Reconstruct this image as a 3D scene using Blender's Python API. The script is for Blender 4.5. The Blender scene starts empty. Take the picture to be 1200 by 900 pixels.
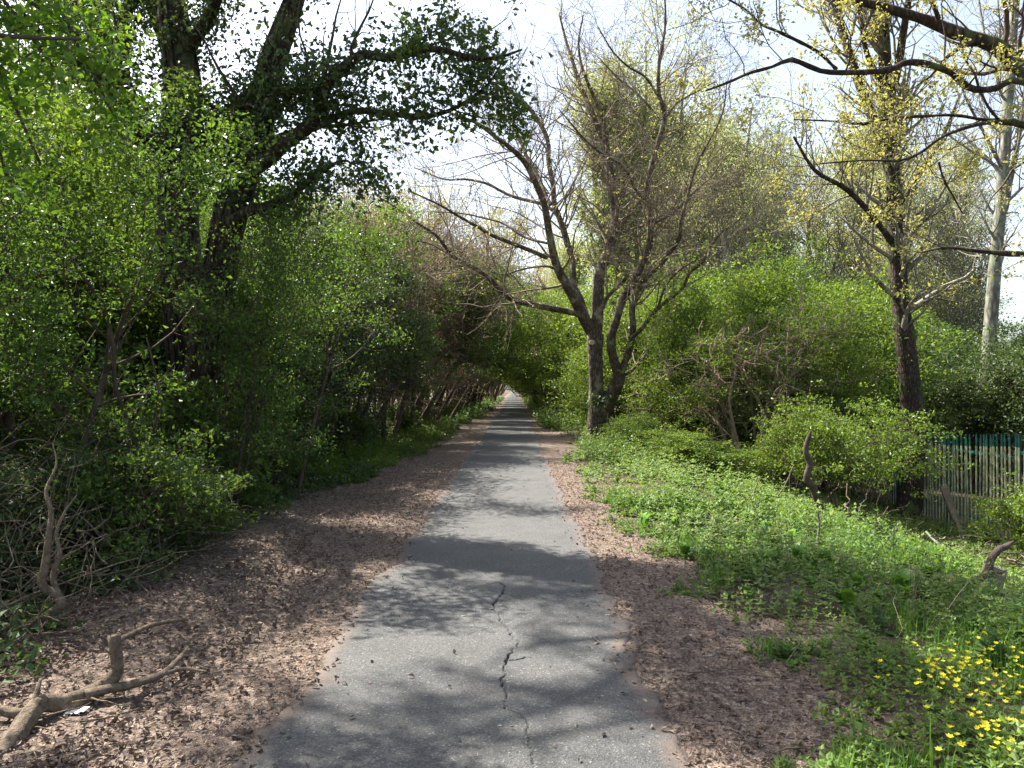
import bpy, math
import numpy as np

R = math.radians
rng = np.random.default_rng(11)
SC = bpy.context.scene
COL = SC.collection

# ---------------------------------------------------------------- camera
CAMH = 1.6
cam = bpy.data.cameras.new("camera")
cam.lens = 27.0
cam.sensor_width = 36.0
cam.shift_x = -3 / 1200
cam.shift_y = 5 / 1200
cam.clip_start = 0.05
cam.clip_end = 3000
camo = bpy.data.objects.new("camera", cam)
camo.location = (0, 0, CAMH)
camo.rotation_euler = (R(90), 0, 0)
COL.objects.link(camo)
SC.camera = camo

# ---------------------------------------------------------------- sky, sun, exposure
SUN_AZ = -54.0      # degrees from straight ahead, negative is to the left
SUN_EL = 52.0
W = bpy.data.worlds.new("World")
SC.world = W
W.use_nodes = True
wn = W.node_tree
bg = wn.nodes["Background"]
sky = wn.nodes.new("ShaderNodeTexSky")
sky.sky_type = 'NISHITA'
sky.sun_disc = False
sky.sun_elevation = R(SUN_EL)
sky.sun_rotation = R(SUN_AZ)
sky.air_density = 1.0
sky.dust_density = 3.0
sky.ozone_density = 1.0
hs = wn.nodes.new("ShaderNodeHueSaturation")       # thin bright haze: paler, whiter sky
hs.inputs["Saturation"].default_value = .75
hs.inputs["Value"].default_value = 1.0
wn.links.new(sky.outputs[0], hs.inputs["Color"])
wn.links.new(hs.outputs[0], bg.inputs[0])
bg.inputs[1].default_value = 0.10
sl = bpy.data.lights.new("sun", 'SUN')
sl.energy = 5.0
sl.angle = R(0.55)
sl.color = (1.0, 0.95, 0.86)
so = bpy.data.objects.new("sun", sl)
so.rotation_euler = (R(90 - SUN_EL), 0, -R(SUN_AZ) + math.pi)
COL.objects.link(so)
SC.view_settings.view_transform = 'Standard'
SC.view_settings.look = 'None'
SC.view_settings.exposure = 1.85
SC.view_settings.gamma = 1.0
cy = SC.cycles
cy.max_bounces = 9
cy.diffuse_bounces = 6
cy.glossy_bounces = 2
cy.transmission_bounces = 6
cy.transparent_max_bounces = 4
cy.sample_clamp_indirect = 6
cy.use_denoising = True

# ---------------------------------------------------------------- helpers
F, CX, CY = 900.0, 603.0, 455.0
NOSE = np.random.default_rng(3).random((64, 64))


def vnoise(x, y, s=1.0):
    x = np.asarray(x, float) / s + 100.3
    y = np.asarray(y, float) / s + 57.1
    xi, yi = np.floor(x).astype(int), np.floor(y).astype(int)
    fx, fy = x - xi, y - yi
    fx, fy = fx * fx * (3 - 2 * fx), fy * fy * (3 - 2 * fy)
    a = NOSE[xi % 64, yi % 64]; b = NOSE[(xi + 1) % 64, yi % 64]
    c = NOSE[xi % 64, (yi + 1) % 64]; d = NOSE[(xi + 1) % 64, (yi + 1) % 64]
    return (a * (1 - fx) + b * fx) * (1 - fy) + (c * (1 - fx) + d * fx) * fy


def sstep(t):
    t = np.clip(t, 0, 1)
    return t * t * (3 - 2 * t)


def gz(x, y):
    x = np.asarray(x, float); y = np.asarray(y, float)
    z = -1.85 * sstep((x - 1.9) / 9.0) - 0.5 * sstep((-x - 3.4) / 7.0)
    off = sstep((x - 0.9) / 1.2) + sstep((-x - 1.4) / 1.5)
    z = z + off * (0.09 * (vnoise(x, y, 1.1) - .5) + 0.16 * (vnoise(x, y, 3.3) - .5))
    z = z - 0.03 * (sstep((x + 1.1) / .15) * sstep((.55 - x) / .15))
    return z


def at(px, py, D):
    return np.array([(px - CX) / F * D, D, CAMH - (py - CY) / F * D])


def ground_at(px, py):
    D = 2.5
    while D < 200:
        p = at(px, py, D)
        if p[2] <= gz(p[0], p[1]):
            break
        D += 0.02
    p[2] = float(gz(p[0], p[1]))
    return p


def nrm(v):
    return v / (np.linalg.norm(v, axis=-1, keepdims=True) + 1e-9)


def mesh_np(name, V, quads=None, tris=None, mats=(), mi=None, smooth=False, attr=None):
    me = bpy.data.meshes.new(name)
    V = np.asarray(V, np.float32)
    me.vertices.add(len(V))
    me.vertices.foreach_set("co", V.ravel())
    nq = 0 if quads is None else len(quads)
    nt = 0 if tris is None else len(tris)
    li = []
    if nq: li.append(np.asarray(quads, np.int32).ravel())
    if nt: li.append(np.asarray(tris, np.int32).ravel())
    li = np.concatenate(li)
    me.loops.add(len(li))
    me.loops.foreach_set("vertex_index", li)
    me.polygons.add(nq + nt)
    st = np.concatenate([np.arange(nq) * 4, nq * 4 + np.arange(nt) * 3]).astype(np.int32)
    me.polygons.foreach_set("loop_start", st)
    if mi is not None:
        me.polygons.foreach_set("material_index", np.asarray(mi, np.int32))
    me.polygons.foreach_set("use_smooth", np.full(nq + nt, smooth, bool))
    if attr:
        for k, a in attr.items():
            at_ = me.attributes.new(k, 'FLOAT', 'POINT')
            at_.data.foreach_set("value", np.asarray(a, np.float32))
    for m in mats:
        me.materials.append(m)
    me.update(calc_edges=True)
    return me


def link(name, data, parent=None, loc=(0, 0, 0), **props):
    o = bpy.data.objects.new(name, data)
    COL.objects.link(o)
    o.location = loc
    if parent is not None:
        o.parent = parent
        o.location = (loc[0] - parent.location[0], loc[1] - parent.location[1], loc[2] - parent.location[2]) if loc != (0, 0, 0) else (
            -parent.location[0], -parent.location[1], -parent.location[2])
    for k, v in props.items():
        o[k] = v
    return o


def thing(name, loc, label, cat, group=None):
    o = bpy.data.objects.new(name, None)
    COL.objects.link(o)
    o.location = [float(a) for a in loc]
    o["label"] = label; o["category"] = cat
    if group: o["group"] = group
    return o


def copy_tree(o, loc, rz=0, sc=(1, 1, 1), label=None):
    r = o.copy(); COL.objects.link(r)
    r.location = [float(a) for a in loc]; r.rotation_euler = (0, 0, rz); r.scale = sc
    if label: r["label"] = label
    for ch in list(o.children):
        c = ch.copy(); COL.objects.link(c); c.parent = r
        for g in list(ch.children):
            d = g.copy(); COL.objects.link(d); d.parent = c
    return r


# ---------------------------------------------------------------- materials
def newmat(name):
    m = bpy.data.materials.new(name); m.use_nodes = True
    nt = m.node_tree
    for n in list(nt.nodes): nt.nodes.remove(n)
    out = nt.nodes.new("ShaderNodeOutputMaterial")
    return m, nt, out


def nd(nt, t, **kw):
    n = nt.nodes.new(t)
    for k, v in kw.items():
        if k.startswith("i_"):
            n.inputs[k[2:].replace("_", " ")].default_value = v
        else:
            setattr(n, k, v)
    return n


def ramp(nt, stops, src):
    r = nt.nodes.new("ShaderNodeValToRGB")
    el = r.color_ramp.elements
    while len(el) < len(stops): el.new(0.5)
    for e, (p, c) in zip(el, stops):
        e.position = p; e.color = (*c, 1)
    nt.links.new(src, r.inputs[0])
    return r.outputs[0]


def math_(nt, op, a, b=None, clamp=False):
    n = nt.nodes.new("ShaderNodeMath"); n.operation = op; n.use_clamp = clamp
    for i, v in enumerate((a, b)):
        if v is None: continue
        if isinstance(v, (int, float)): n.inputs[i].default_value = v
        else: nt.links.new(v, n.inputs[i])
    return n.outputs[0]


def mixc(nt, f, a, b):
    n = nt.nodes.new("ShaderNodeMix"); n.data_type = 'RGBA'
    for s, v in ((0, f), (6, a), (7, b)):
        if isinstance(v, (int, float)): n.inputs[s].default_value = v
        elif isinstance(v, tuple): n.inputs[s].default_value = (*v, 1)
        else: nt.links.new(v, n.inputs[s])
    return n.outputs[2]


def noise(nt, scale, detail=4, rough=.6, vec=None):
    n = nt.nodes.new("ShaderNodeTexNoise")
    n.inputs["Scale"].default_value = scale; n.inputs["Detail"].default_value = detail
    n.inputs["Roughness"].default_value = rough
    if vec is None:
        g = nt.nodes.new("ShaderNodeNewGeometry"); vec = g.outputs["Position"]
    nt.links.new(vec, n.inputs["Vector"])
    return n.outputs["Fac"]


def leafmat(name, dark, mid, light, trans=0.4, rough=.45, ns=1.3, tcol=(1.25, 1.15, .5)):
    m, nt, out = newmat(name)
    g = nt.nodes.new("ShaderNodeNewGeometry")
    n = noise(nt, ns, 2, .5, g.outputs["Position"])
    f = math_(nt, 'ADD', math_(nt, 'MULTIPLY', g.outputs["Random Per Island"], .55), math_(nt, 'MULTIPLY', n, .75))
    oi = nt.nodes.new('ShaderNodeObjectInfo')
    f = math_(nt, 'ADD', f, math_(nt, 'MULTIPLY', math_(nt, 'SUBTRACT', oi.outputs['Random'], .5), .16))
    f = math_(nt, 'SUBTRACT', f, .15, True)
    c = ramp(nt, [(0, dark), (.5, mid), (1, light)], f)
    p = nd(nt, "ShaderNodeBsdfPrincipled"); p.inputs["Roughness"].default_value = rough
    p.inputs["Specular IOR Level"].default_value = .35
    nt.links.new(c, p.inputs["Base Color"])
    t = nd(nt, "ShaderNodeBsdfTranslucent")
    mul = nt.nodes.new("ShaderNodeMix"); mul.data_type = 'RGBA'; mul.blend_type = 'MULTIPLY'
    mul.inputs[0].default_value = 1; nt.links.new(c, mul.inputs[6]); mul.inputs[7].default_value = (*tcol, 1)
    nt.links.new(mul.outputs[2], t.inputs[0])
    mx = nd(nt, "ShaderNodeMixShader"); mx.inputs[0].default_value = trans
    nt.links.new(p.outputs[0], mx.inputs[1]); nt.links.new(t.outputs[0], mx.inputs[2])
    nt.links.new(mx.outputs[0], out.inputs[0])
    return m


def barkmat(name, dark, light, moss=None, mossamt=.5, scale=9, bump=.5, iso=False):
    m, nt, out = newmat(name)
    g = nt.nodes.new("ShaderNodeNewGeometry")
    mp = nd(nt, "ShaderNodeMapping"); mp.inputs["Scale"].default_value = (1, 1, 1 if iso else .28)
    nt.links.new(g.outputs["Position"], mp.inputs[0])
    n1 = noise(nt, scale, 7, .7, mp.outputs[0])
    vo = nd(nt, "ShaderNodeTexVoronoi"); vo.feature = 'DISTANCE_TO_EDGE'; vo.inputs["Scale"].default_value = scale * 2.2
    nt.links.new(mp.outputs[0], vo.inputs["Vector"])
    fis = math_(nt, 'MULTIPLY', vo.outputs["Distance"], 2.2, True)
    c = ramp(nt, [(.3, dark), (.7, light)], n1)
    c = mixc(nt, math_(nt, 'MULTIPLY', math_(nt, 'SUBTRACT', 1, fis, True), .15 if iso else 1), c, tuple(a * .45 for a in dark))
    if moss:
        f = ramp(nt, [(.62 - mossamt * .3, (0, 0, 0)), (.72 - mossamt * .2, (1, 1, 1))], noise(nt, 2.2, 6, .7, g.outputs["Position"]))
        c = mixc(nt, f, c, moss)
    p = nd(nt, "ShaderNodeBsdfPrincipled"); p.inputs["Roughness"].default_value = .9
    p.inputs["Specular IOR Level"].default_value = .2
    nt.links.new(c, p.inputs["Base Color"])
    b = nd(nt, "ShaderNodeBump"); b.inputs["Strength"].default_value = bump; b.inputs["Distance"].default_value = .03
    nt.links.new(math_(nt, 'ADD', n1, math_(nt, 'MULTIPLY', fis, .08 if iso else .6)), b.inputs["Height"])
    nt.links.new(b.outputs[0], p.inputs["Normal"])
    nt.links.new(p.outputs[0], out.inputs[0])
    return m


M = {}
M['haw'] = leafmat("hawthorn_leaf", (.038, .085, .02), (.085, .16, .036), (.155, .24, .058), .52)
M['hawdark'] = leafmat("dark_green_leaf", (.035, .07, .02), (.08, .14, .033), (.145, .22, .055), .5, .55)  # slightly deeper green than the hawthorn leaf
M['ivy'] = leafmat("ivy_leaf", (.028, .052, .02), (.06, .10, .034), (.115, .165, .06), .34, .5)
M['fresh'] = leafmat("fresh_leaf", (.05, .10, .018), (.12, .20, .032), (.23, .31, .065), .5)
M['poplar'] = leafmat("poplar_leaf", (.20, .24, .09), (.32, .36, .16), (.44, .46, .25), .5, ns=.3, tcol=(1.1, 1.05, .75))
M['ochre'] = leafmat("oak_bud", (.22, .21, .07), (.38, .37, .13), (.52, .48, .20), .45, tcol=(1.1, 1.05, .6))
M['amber'] = leafmat("amber_leaf", (.35, .20, .02), (.5, .33, .03), (.55, .42, .06), .4, tcol=(1.1, 1, .5))
M['maple'] = leafmat("maple_leaf", (.045, .11, .015), (.09, .19, .025), (.15, .28, .04), .5)
M['weed'] = leafmat("weed_leaf", (.04, .085, .016), (.095, .175, .028), (.20, .29, .05), .4, .6, ns=2.6)
M['weedp'] = leafmat("pale_weed_leaf", (.07, .11, .03), (.15, .21, .055), (.26, .33, .10), .4, .6, ns=2.6)
M['grass'] = leafmat("grass_blade", (.05, .13, .02), (.10, .22, .03), (.18, .32, .05), .35, ns=2.5)
M['litter'] = leafmat("dead_leaf", (.045, .031, .024), (.14, .10, .076), (.40, .315, .24), .08, .7, ns=4, tcol=(1, .8, .6))
M['petal'] = leafmat("yellow_petal", (.68, .58, .02), (.78, .68, .03), (.82, .76, .06), .25, tcol=(1, 1, .8))
M['bark'] = barkmat("oak_bark", (.05, .036, .026), (.15, .11, .08), (.09, .12, .04), .25)
M['barkpale'] = barkmat("lichen_bark", (.10, .085, .06), (.27, .25, .19), (.19, .21, .13), .45, 7)
M['barkmain'] = barkmat("ridged_brown_bark", (.10, .075, .053), (.25, .20, .145), (.27, .25, .17), .35, 8)
M['barkglare'] = barkmat("glare_grey_bark", (.30, .27, .20), (.50, .46, .36), None)  # grey bark, paled so the glare on background trees sits in its colour
M['birch'] = barkmat("birch_bark", (.20, .19, .15), (.44, .43, .36), (.20, .23, .15), .5, 3)
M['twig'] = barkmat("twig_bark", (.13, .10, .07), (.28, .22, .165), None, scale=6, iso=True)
M['twigdark'] = barkmat("dark_twig_bark", (.045, .032, .025), (.12, .09, .07), None, scale=6, iso=True)  # darker brown version of the twig bark
M['elder'] = barkmat("elder_bark", (.17, .12, .085), (.36, .27, .20), None, scale=6, iso=True)
M['dead'] = barkmat("dead_wood", (.07, .052, .036), (.27, .21, .15), (.13, .13, .07), .15, 26, bump=.9, iso=True)
M['plank'] = barkmat("weathered_timber", (.15, .12, .095), (.34, .28, .22), (.17, .19, .12), .2, 8, iso=True)
M['stone'] = barkmat("pale_stone", (.35, .34, .32), (.55, .54, .5), None, scale=30, bump=.3)


def flatmat(name, col, rough=.5, metal=0.0, var=.15, ns=8):
    m, nt, out = newmat(name)
    p = nd(nt, "ShaderNodeBsdfPrincipled"); p.inputs["Roughness"].default_value = rough
    p.inputs["Metallic"].default_value = metal
    c = ramp(nt, [(.3, tuple(a * (1 - var) for a in col)), (.7, tuple(min(1, a * (1 + var)) for a in col))], noise(nt, ns, 5))
    nt.links.new(c, p.inputs["Base Color"])
    nt.links.new(p.outputs[0], out.inputs[0])
    return m


M['green'] = flatmat("green_paint", (.012, .10, .075), .45, 0, .3, 3)
M['darkgreen'] = flatmat("dark_green_paint", (.008, .045, .035), .5, 0, .3, 3)
M['pale'] = flatmat("pale_olive_metal", (.33, .35, .20), .6, 0, .5, 5)  # uneven pale olive of the bars below their green tops
M['vanw'] = flatmat("white_paint", (.8, .8, .8), .3, 0, .02)
M['rubber'] = flatmat("tyre_rubber", (.02, .02, .02), .8)
M['glass'] = flatmat("dark_window_glass", (.05, .07, .1), .1)
M['paper'] = flatmat("white_paper", (.8, .8, .78), .7, 0, .03)
M['cutwood'] = flatmat("cut_wood", (.45, .36, .24), .8, 0, .15, 40)


# asphalt
def asphalt():
    m, nt, out = newmat("worn_asphalt")
    g = nt.nodes.new("ShaderNodeNewGeometry"); pos = g.outputs["Position"]
    v = nd(nt, "ShaderNodeTexVoronoi"); v.inputs["Scale"].default_value = 130
    nt.links.new(pos, v.inputs["Vector"])
    sp = ramp(nt, [(0, (.024, .024, .024)), (.5, (.062, .062, .060)), (.85, (.092, .090, .086)), (1, (.24, .23, .21))], v.outputs["Color"])
    big = noise(nt, .9, 8, .72, pos)
    c = mixc(nt, ramp(nt, [(.35, (0, 0, 0)), (.7, (1, 1, 1))], big), sp, (.073, .072, .068))
    mx = nt.nodes.new("ShaderNodeMix"); mx.data_type = 'RGBA'; mx.blend_type = 'OVERLAY'; mx.inputs[0].default_value = .5
    nt.links.new(sp, mx.inputs[6]); nt.links.new(noise(nt, 2.5, 6, .7, pos), mx.inputs[7])
    # dusty brown dirt creeping in from the edges
    at_ = nd(nt, "ShaderNodeAttribute"); at_.attribute_name = "edge"
    e = math_(nt, 'ADD', at_.outputs["Fac"], math_(nt, 'MULTIPLY', math_(nt, 'SUBTRACT', noise(nt, 7, 7, .75, pos), .5), 1.3))
    e = ramp(nt, [(.45, (0, 0, 0)), (.85, (1, 1, 1))], e)
    c = mixc(nt, math_(nt, 'MULTIPLY', e, .8), mx.outputs[2], mixc(nt, noise(nt, 60, 4, .7, pos), (.05, .035, .027), (.17, .125, .10)))
    p = nd(nt, "ShaderNodeBsdfPrincipled"); p.inputs["Roughness"].default_value = .85
    nt.links.new(c, p.inputs["Base Color"])
    b = nd(nt, "ShaderNodeBump"); b.inputs["Strength"].default_value = .6; b.inputs["Distance"].default_value = .006
    nt.links.new(v.outputs["Distance"], b.inputs["Height"]); nt.links.new(b.outputs[0], p.inputs["Normal"])
    nt.links.new(p.outputs[0], out.inputs[0])
    return m


def groundmat():
    m, nt, out = newmat("litter_and_soil")
    g = nt.nodes.new("ShaderNodeNewGeometry"); pos = g.outputs["Position"]
    mp = nd(nt, "ShaderNodeMapping"); mp.inputs["Rotation"].default_value = (0, 0, .6)
    nt.links.new(pos, mp.inputs[0])
    dn = nd(nt, "ShaderNodeTexNoise"); dn.inputs["Scale"].default_value = 25
    nt.links.new(mp.outputs[0], dn.inputs["Vector"])
    vm = nd(nt, "ShaderNodeVectorMath"); vm.operation = 'MULTIPLY_ADD'
    vm.inputs[1].default_value = (.03, .03, .03)
    nt.links.new(dn.outputs["Color"], vm.inputs[0]); nt.links.new(mp.outputs[0], vm.inputs[2])
    v = nd(nt, "ShaderNodeTexVoronoi"); v.inputs["Scale"].default_value = 42
    nt.links.new(vm.outputs[0], v.inputs["Vector"])
    sv = nd(nt, "ShaderNodeSeparateColor"); nt.links.new(v.outputs["Color"], sv.inputs[0])
    frag = ramp(nt, [(0, (.05, .033, .026)), (.4, (.13, .092, .070)), (.75, (.21, .157, .122)), (1, (.39, .31, .245))], sv.outputs[0])
    v2 = nd(nt, "ShaderNodeTexVoronoi"); v2.inputs["Scale"].default_value = 120
    nt.links.new(vm.outputs[0], v2.inputs["Vector"])
    sv2 = nd(nt, "ShaderNodeSeparateColor"); nt.links.new(v2.outputs["Color"], sv2.inputs[0])
    fine = ramp(nt, [(0, (.055, .037, .029)), (.6, (.155, .112, .085)), (1, (.33, .26, .205))], sv2.outputs[1])
    lit = mixc(nt, noise(nt, 3, 6, .7, pos), frag, fine)
    soil = ramp(nt, [(.3, (.035, .026, .017)), (.55, (.10, .072, .05)), (.75, (.07, .085, .03))], noise(nt, 6, 8, .7, pos))
    at_ = nd(nt, "ShaderNodeAttribute"); at_.attribute_name = "green"
    f = math_(nt, 'ADD', at_.outputs["Fac"], math_(nt, 'MULTIPLY', math_(nt, 'SUBTRACT', noise(nt, 4, 7, .7, pos), .5), .9))
    f = ramp(nt, [(.4, (0, 0, 0)), (.65, (1, 1, 1))], f)
    c = mixc(nt, f, lit, soil)
    p = nd(nt, "ShaderNodeBsdfPrincipled"); p.inputs["Roughness"].default_value = .9
    p.inputs["Specular IOR Level"].default_value = .2
    nt.links.new(c, p.inputs["Base Color"])
    b = nd(nt, "ShaderNodeBump"); b.inputs["Strength"].default_value = .9; b.inputs["Distance"].default_value = .02
    nt.links.new(math_(nt, 'ADD', v.outputs["Distance"], math_(nt, 'MULTIPLY', v2.outputs["Distance"], .5)), b.inputs["Height"])
    nt.links.new(b.outputs[0], p.inputs["Normal"])
    nt.links.new(p.outputs[0], out.inputs[0])
    return m


M['asphalt'] = asphalt()
M['ground'] = groundmat()

# ---------------------------------------------------------------- ground and path
Y_R = [0, 3.2, 3.7, 4.7, 5.9, 7.4, 9.9, 13.7, 18, 20, 24, 30, 60, 300]
X_R = [1.1, 1.1, 1.4, 1.65, 1.5, 1.35, 1.3, 1.2, 1.35, 1.9, 1.7, 1.1, 1.0, 1.0]
Y_L = [0, 3.2, 4.7, 5.9, 7.8, 9.9, 13.7, 17, 25, 32, 60, 300]
X_L = [2.6, 2.6, 3.0, 2.85, 3.0, 2.9, 2.75, 2.5, 2.2, 2.0, 1.6, 1.6]


def cover(x, y):
    """1 well inside the green verges, 0 on the littered strips"""
    r = (x - np.interp(y, Y_R, X_R)) / .5
    l = (-x - np.interp(y, Y_L, X_L)) / .5
    return np.clip(np.maximum(r, l) + (vnoise(x, y, .5) - .5) * 1.6 + (vnoise(x, y, .17) - .5) * .8, -1, 1.5)


def grid(xs, ys, zf):
    X, Y = np.meshgrid(xs, ys)
    X = X.ravel(); Y = Y.ravel()
    V = np.stack([X, Y, zf(X, Y)], 1)
    nx = len(xs)
    i = (np.arange(len(ys) - 1)[:, None] * nx + np.arange(nx - 1)[None]).ravel()
    return V, np.stack([i, i + 1, i + 1 + nx, i + nx], 1)


xs = np.concatenate([[-400, -150, -60, -30], np.arange(-18, -5, .5), np.arange(-5, 12, .09), np.arange(12, 25, .6), [30, 60, 150, 400]])
ys = np.concatenate([[-60, -20, -6], np.arange(-2, 2.5, .5), np.arange(2.5, 16, .09), np.arange(16, 40, .3), np.arange(40, 100, 2), [120, 160, 220, 300, 500, 900]])
V, Q = grid(xs, ys, gz)
me = mesh_np("ground", V, Q, mats=[M['ground']], smooth=True, attr={"green": np.clip(cover(V[:, 0], V[:, 1]) * np.where((V[:, 0] > 0) & (V[:, 0] < 9), .3, .6) + .3, 0, 1)})
link("ground", me, kind="structure")

CR = [(548, 240), (573, 268), (568, 292), (535, 325), (540, 350), (560, 380), (590, 425), (625, 462), (600, 490), (583, 520), (570, 560), (560, 595), (582, 640), (578, 680), (600, 702), (630, 720), (655, 760), (665, 830), (670, 895)]
crk = []
for a, b in CR:
    py = 600 + b / 3; px = 400 + a / 3
    D = F * CAMH / (py - CY)
    crk.append(((px - CX) / F * D, D))
crk = np.array(crk)
# roughen the crack line
pts = [crk[0]]
for a, b in zip(crk[:-1], crk[1:]):
    n = max(2, int(np.linalg.norm(b - a) / .03))
    for k in range(1, n + 1):
        q = a + (b - a) * k / n
        pts.append(q + (rng.normal(0, .010, 2) if k < n else 0))
crk = np.array(pts)


segs = list(zip(crk[:-1], crk[1:]))
for k_ in (24, 60):      # short side cracks
    if k_ >= len(crk): break
    a = crk[k_]; sgn = rng.choice([-1, 1]); dr = np.array([sgn * 1.0, rng.normal() * .6])
    for j_ in range(rng.integers(3, 8)):
        b = a + nrm(dr + rng.normal(size=2) * .5) * .028
        segs.append((a, b)); a = b


def crackdist(x, y):
    best = np.full(x.shape, 9.0); yy = np.zeros(x.shape)
    P = np.stack([x, y], 1)
    for a, b in segs:
        d = b - a
        t = np.clip(((P - a) @ d) / (d @ d), 0, 1)
        dd = np.linalg.norm(P - a - t[:, None] * d, axis=1)
        m = dd < best
        best[m] = dd[m]
    return best


def path_edges(y):
    l = -1.15 + .17 * (vnoise(0 * y, y, .9) - .5) + .10 * (vnoise(0 * y + 9, y, .2) - .5) + .06 * (vnoise(0 * y + 4, y, .07) - .5)
    r = 0.74 + .17 * (vnoise(0 * y + 20, y, .9) - .5) + .10 * (vnoise(0 * y + 29, y, .2) - .5) + .06 * (vnoise(0 * y + 24, y, .07) - .5)
    return l, r


pv, pq, pe = [], [], []
n0 = 0
yrow = np.concatenate([np.arange(-5, 16, .05), np.arange(16, 40, .2), np.arange(40, 262, 2)])
lft, rgt = path_edges(yrow)
XA, XB = -.42, .40
YA, YB = 3.0, 6.3


def addgrid(V, Q, E):
    global n0
    pv.append(V); pq.append(Q + n0); pe.append(E); n0 += len(V)


def strip(ys, f0, f1, side):
    """rows between f0(y) and f1(y); side -1/1 drops its outer edge, 0 none"""
    t = np.array([0, .03, .12, .25, .45, .7, 1.0])
    if side > 0: t = 1 - t[::-1]
    if side == 0: t = np.array([0, .33, .66, 1])
    T, Y = np.meshgrid(t, ys)
    X = f0[:, None] * (1 - T) + f1[:, None] * T
    Z = np.full(X.shape, .006)
    if side < 0: Z[:, 0] = -.03
    if side > 0: Z[:, -1] = -.03
    Z = Z
    e0, e1 = path_edges(Y)
    E = np.clip(1 - np.minimum(X - e0, e1 - X) / .26, 0, 1)
    nx = len(t)
    i = (np.arange(len(ys) - 1)[:, None] * nx + np.arange(nx - 1)[None]).ravel()
    addgrid(np.stack([X.ravel(), Y.ravel(), Z.ravel()], 1), np.stack([i, i + 1, i + 1 + nx, i + nx], 1), E.ravel())


strip(yrow, lft, np.full(len(yrow), XA), -1)
strip(yrow, np.full(len(yrow), XB), rgt, 1)
ya = yrow[yrow < YA - .001]; ya = np.append(ya, YA)
yb = yrow[yrow > YB + .001]; yb = np.insert(yb, 0, YB)
strip(ya, np.full(len(ya), XA), np.full(len(ya), XB), 0)
strip(yb, np.full(len(yb), XA), np.full(len(yb), XB), 0)
V, Q = grid(np.linspace(XA, XB, 118), np.linspace(YA, YB, 440), lambda x, y: 0 * x)
cd = crackdist(V[:, 0], V[:, 1])
wid = (.0018 + .0065 * vnoise(V[:, 0], V[:, 1], .09) ** 1.6) * np.where(V[:, 1] < 3.95, .55, 1)
V[:, 2] = .006 - .034 * sstep(1 - (cd - wid * .4) / (wid + .001)) + .0015 * (rng.random(len(V)) - .5) * (cd < .03)
addgrid(V, Q, 0 * V[:, 0])
me = mesh_np("path", np.concatenate(pv), np.concatenate(pq), mats=[M['asphalt']], smooth=True, attr={"edge": np.concatenate(pe)})
link("path", me, kind="structure")


# ---------------------------------------------------------------- wood and leaves
def spline(P, m):
    """Catmull-Rom through rows of P (any columns) resampled at m points"""
    P = np.asarray(P, float)
    if len(P) == 2:
        t = np.linspace(0, 1, m)[:, None]
        return P[0] * (1 - t) + P[1] * t
    Q = np.vstack([2 * P[0] - P[1], P, 2 * P[-1] - P[-2]])
    L = np.concatenate([[0], np.cumsum(np.linalg.norm(np.diff(P[:, :3], axis=0), axis=1))])
    s = np.linspace(0, L[-1], m)
    k = np.clip(np.searchsorted(L, s, 'right') - 1, 0, len(P) - 2)
    t = ((s - L[k]) / (L[k + 1] - L[k] + 1e-9))[:, None]
    a, b, c, d = Q[k], Q[k + 1], Q[k + 2], Q[k + 3]
    return .5 * (2 * b + (c - a) * t + (2 * a - 5 * b + 4 * c - d) * t ** 2 + (3 * b - a - 3 * c + d) * t ** 3)


def tubes(P, Rr, k, rough=0.0, cap=True):
    """P (N,m,3), Rr (N,m) -> verts, quads, tris"""
    N, m, _ = P.shape
    T = nrm(np.gradient(P, axis=1))
    mt = nrm(T.mean(1))
    ref = np.where(np.abs(mt[:, 2:3]) > .85, np.array([[1., .13, 0]]), np.array([[0., .1, 1]]))
    ref = np.repeat(ref[:, None], m, 1)
    A = nrm(np.cross(T, ref)); B = np.cross(T, A)
    th = np.arange(k) * 2 * np.pi / k
    rr = Rr[:, :, None] * np.ones(k)
    if rough:
        ph = rng.random((N, 1, 1)) * 6
        rr = rr * (1 + rough * (np.sin(th * 3 + ph) * .4 + np.sin(th * 7 + ph * 2 + np.arange(m)[None, :, None] * .3) * .3) + rough * .8 * (rng.random(rr.shape) - .5))
    V = P[:, :, None] + rr[..., None] * (A[:, :, None] * np.cos(th)[:, None] + B[:, :, None] * np.sin(th)[:, None])
    V = V.reshape(-1, 3)
    n = np.arange(N)[:, None, None] * m * k; j = np.arange(m - 1)[None, :, None] * k; i = np.arange(k)[None, None]
    a = n + j + i; b = n + j + (i + 1) % k
    Q = np.stack([a, b, b + k, a + k], -1).reshape(-1, 4)
    tr = None
    if cap and N < 400:
        tr = []
        for e in range(N):
            o = e * m * k + (m - 1) * k
            tr += [(o, o + i_, o + i_ + 1) for i_ in range(1, k - 1)]
        tr = np.array(tr)
    return V, Q, tr


class Wood:
    def __init__(s): s.V = []; s.Q = []; s.T = []; s.n = 0

    def add(s, P, Rr, k, rough=0.0):
        if len(P) == 0: return
        V, Q, T = tubes(P, Rr, k, rough)
        s.V.append(V); s.Q.append(Q + s.n)
        if T is not None: s.T.append(T + s.n)
        s.n += len(V)

    def obj(s, name, mat, parent, **props):
        me = mesh_np(name, np.concatenate(s.V), np.concatenate(s.Q), np.concatenate(s.T) if s.T else None, mats=[mat], smooth=True)
        return link(name, me, parent, **props)


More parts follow.
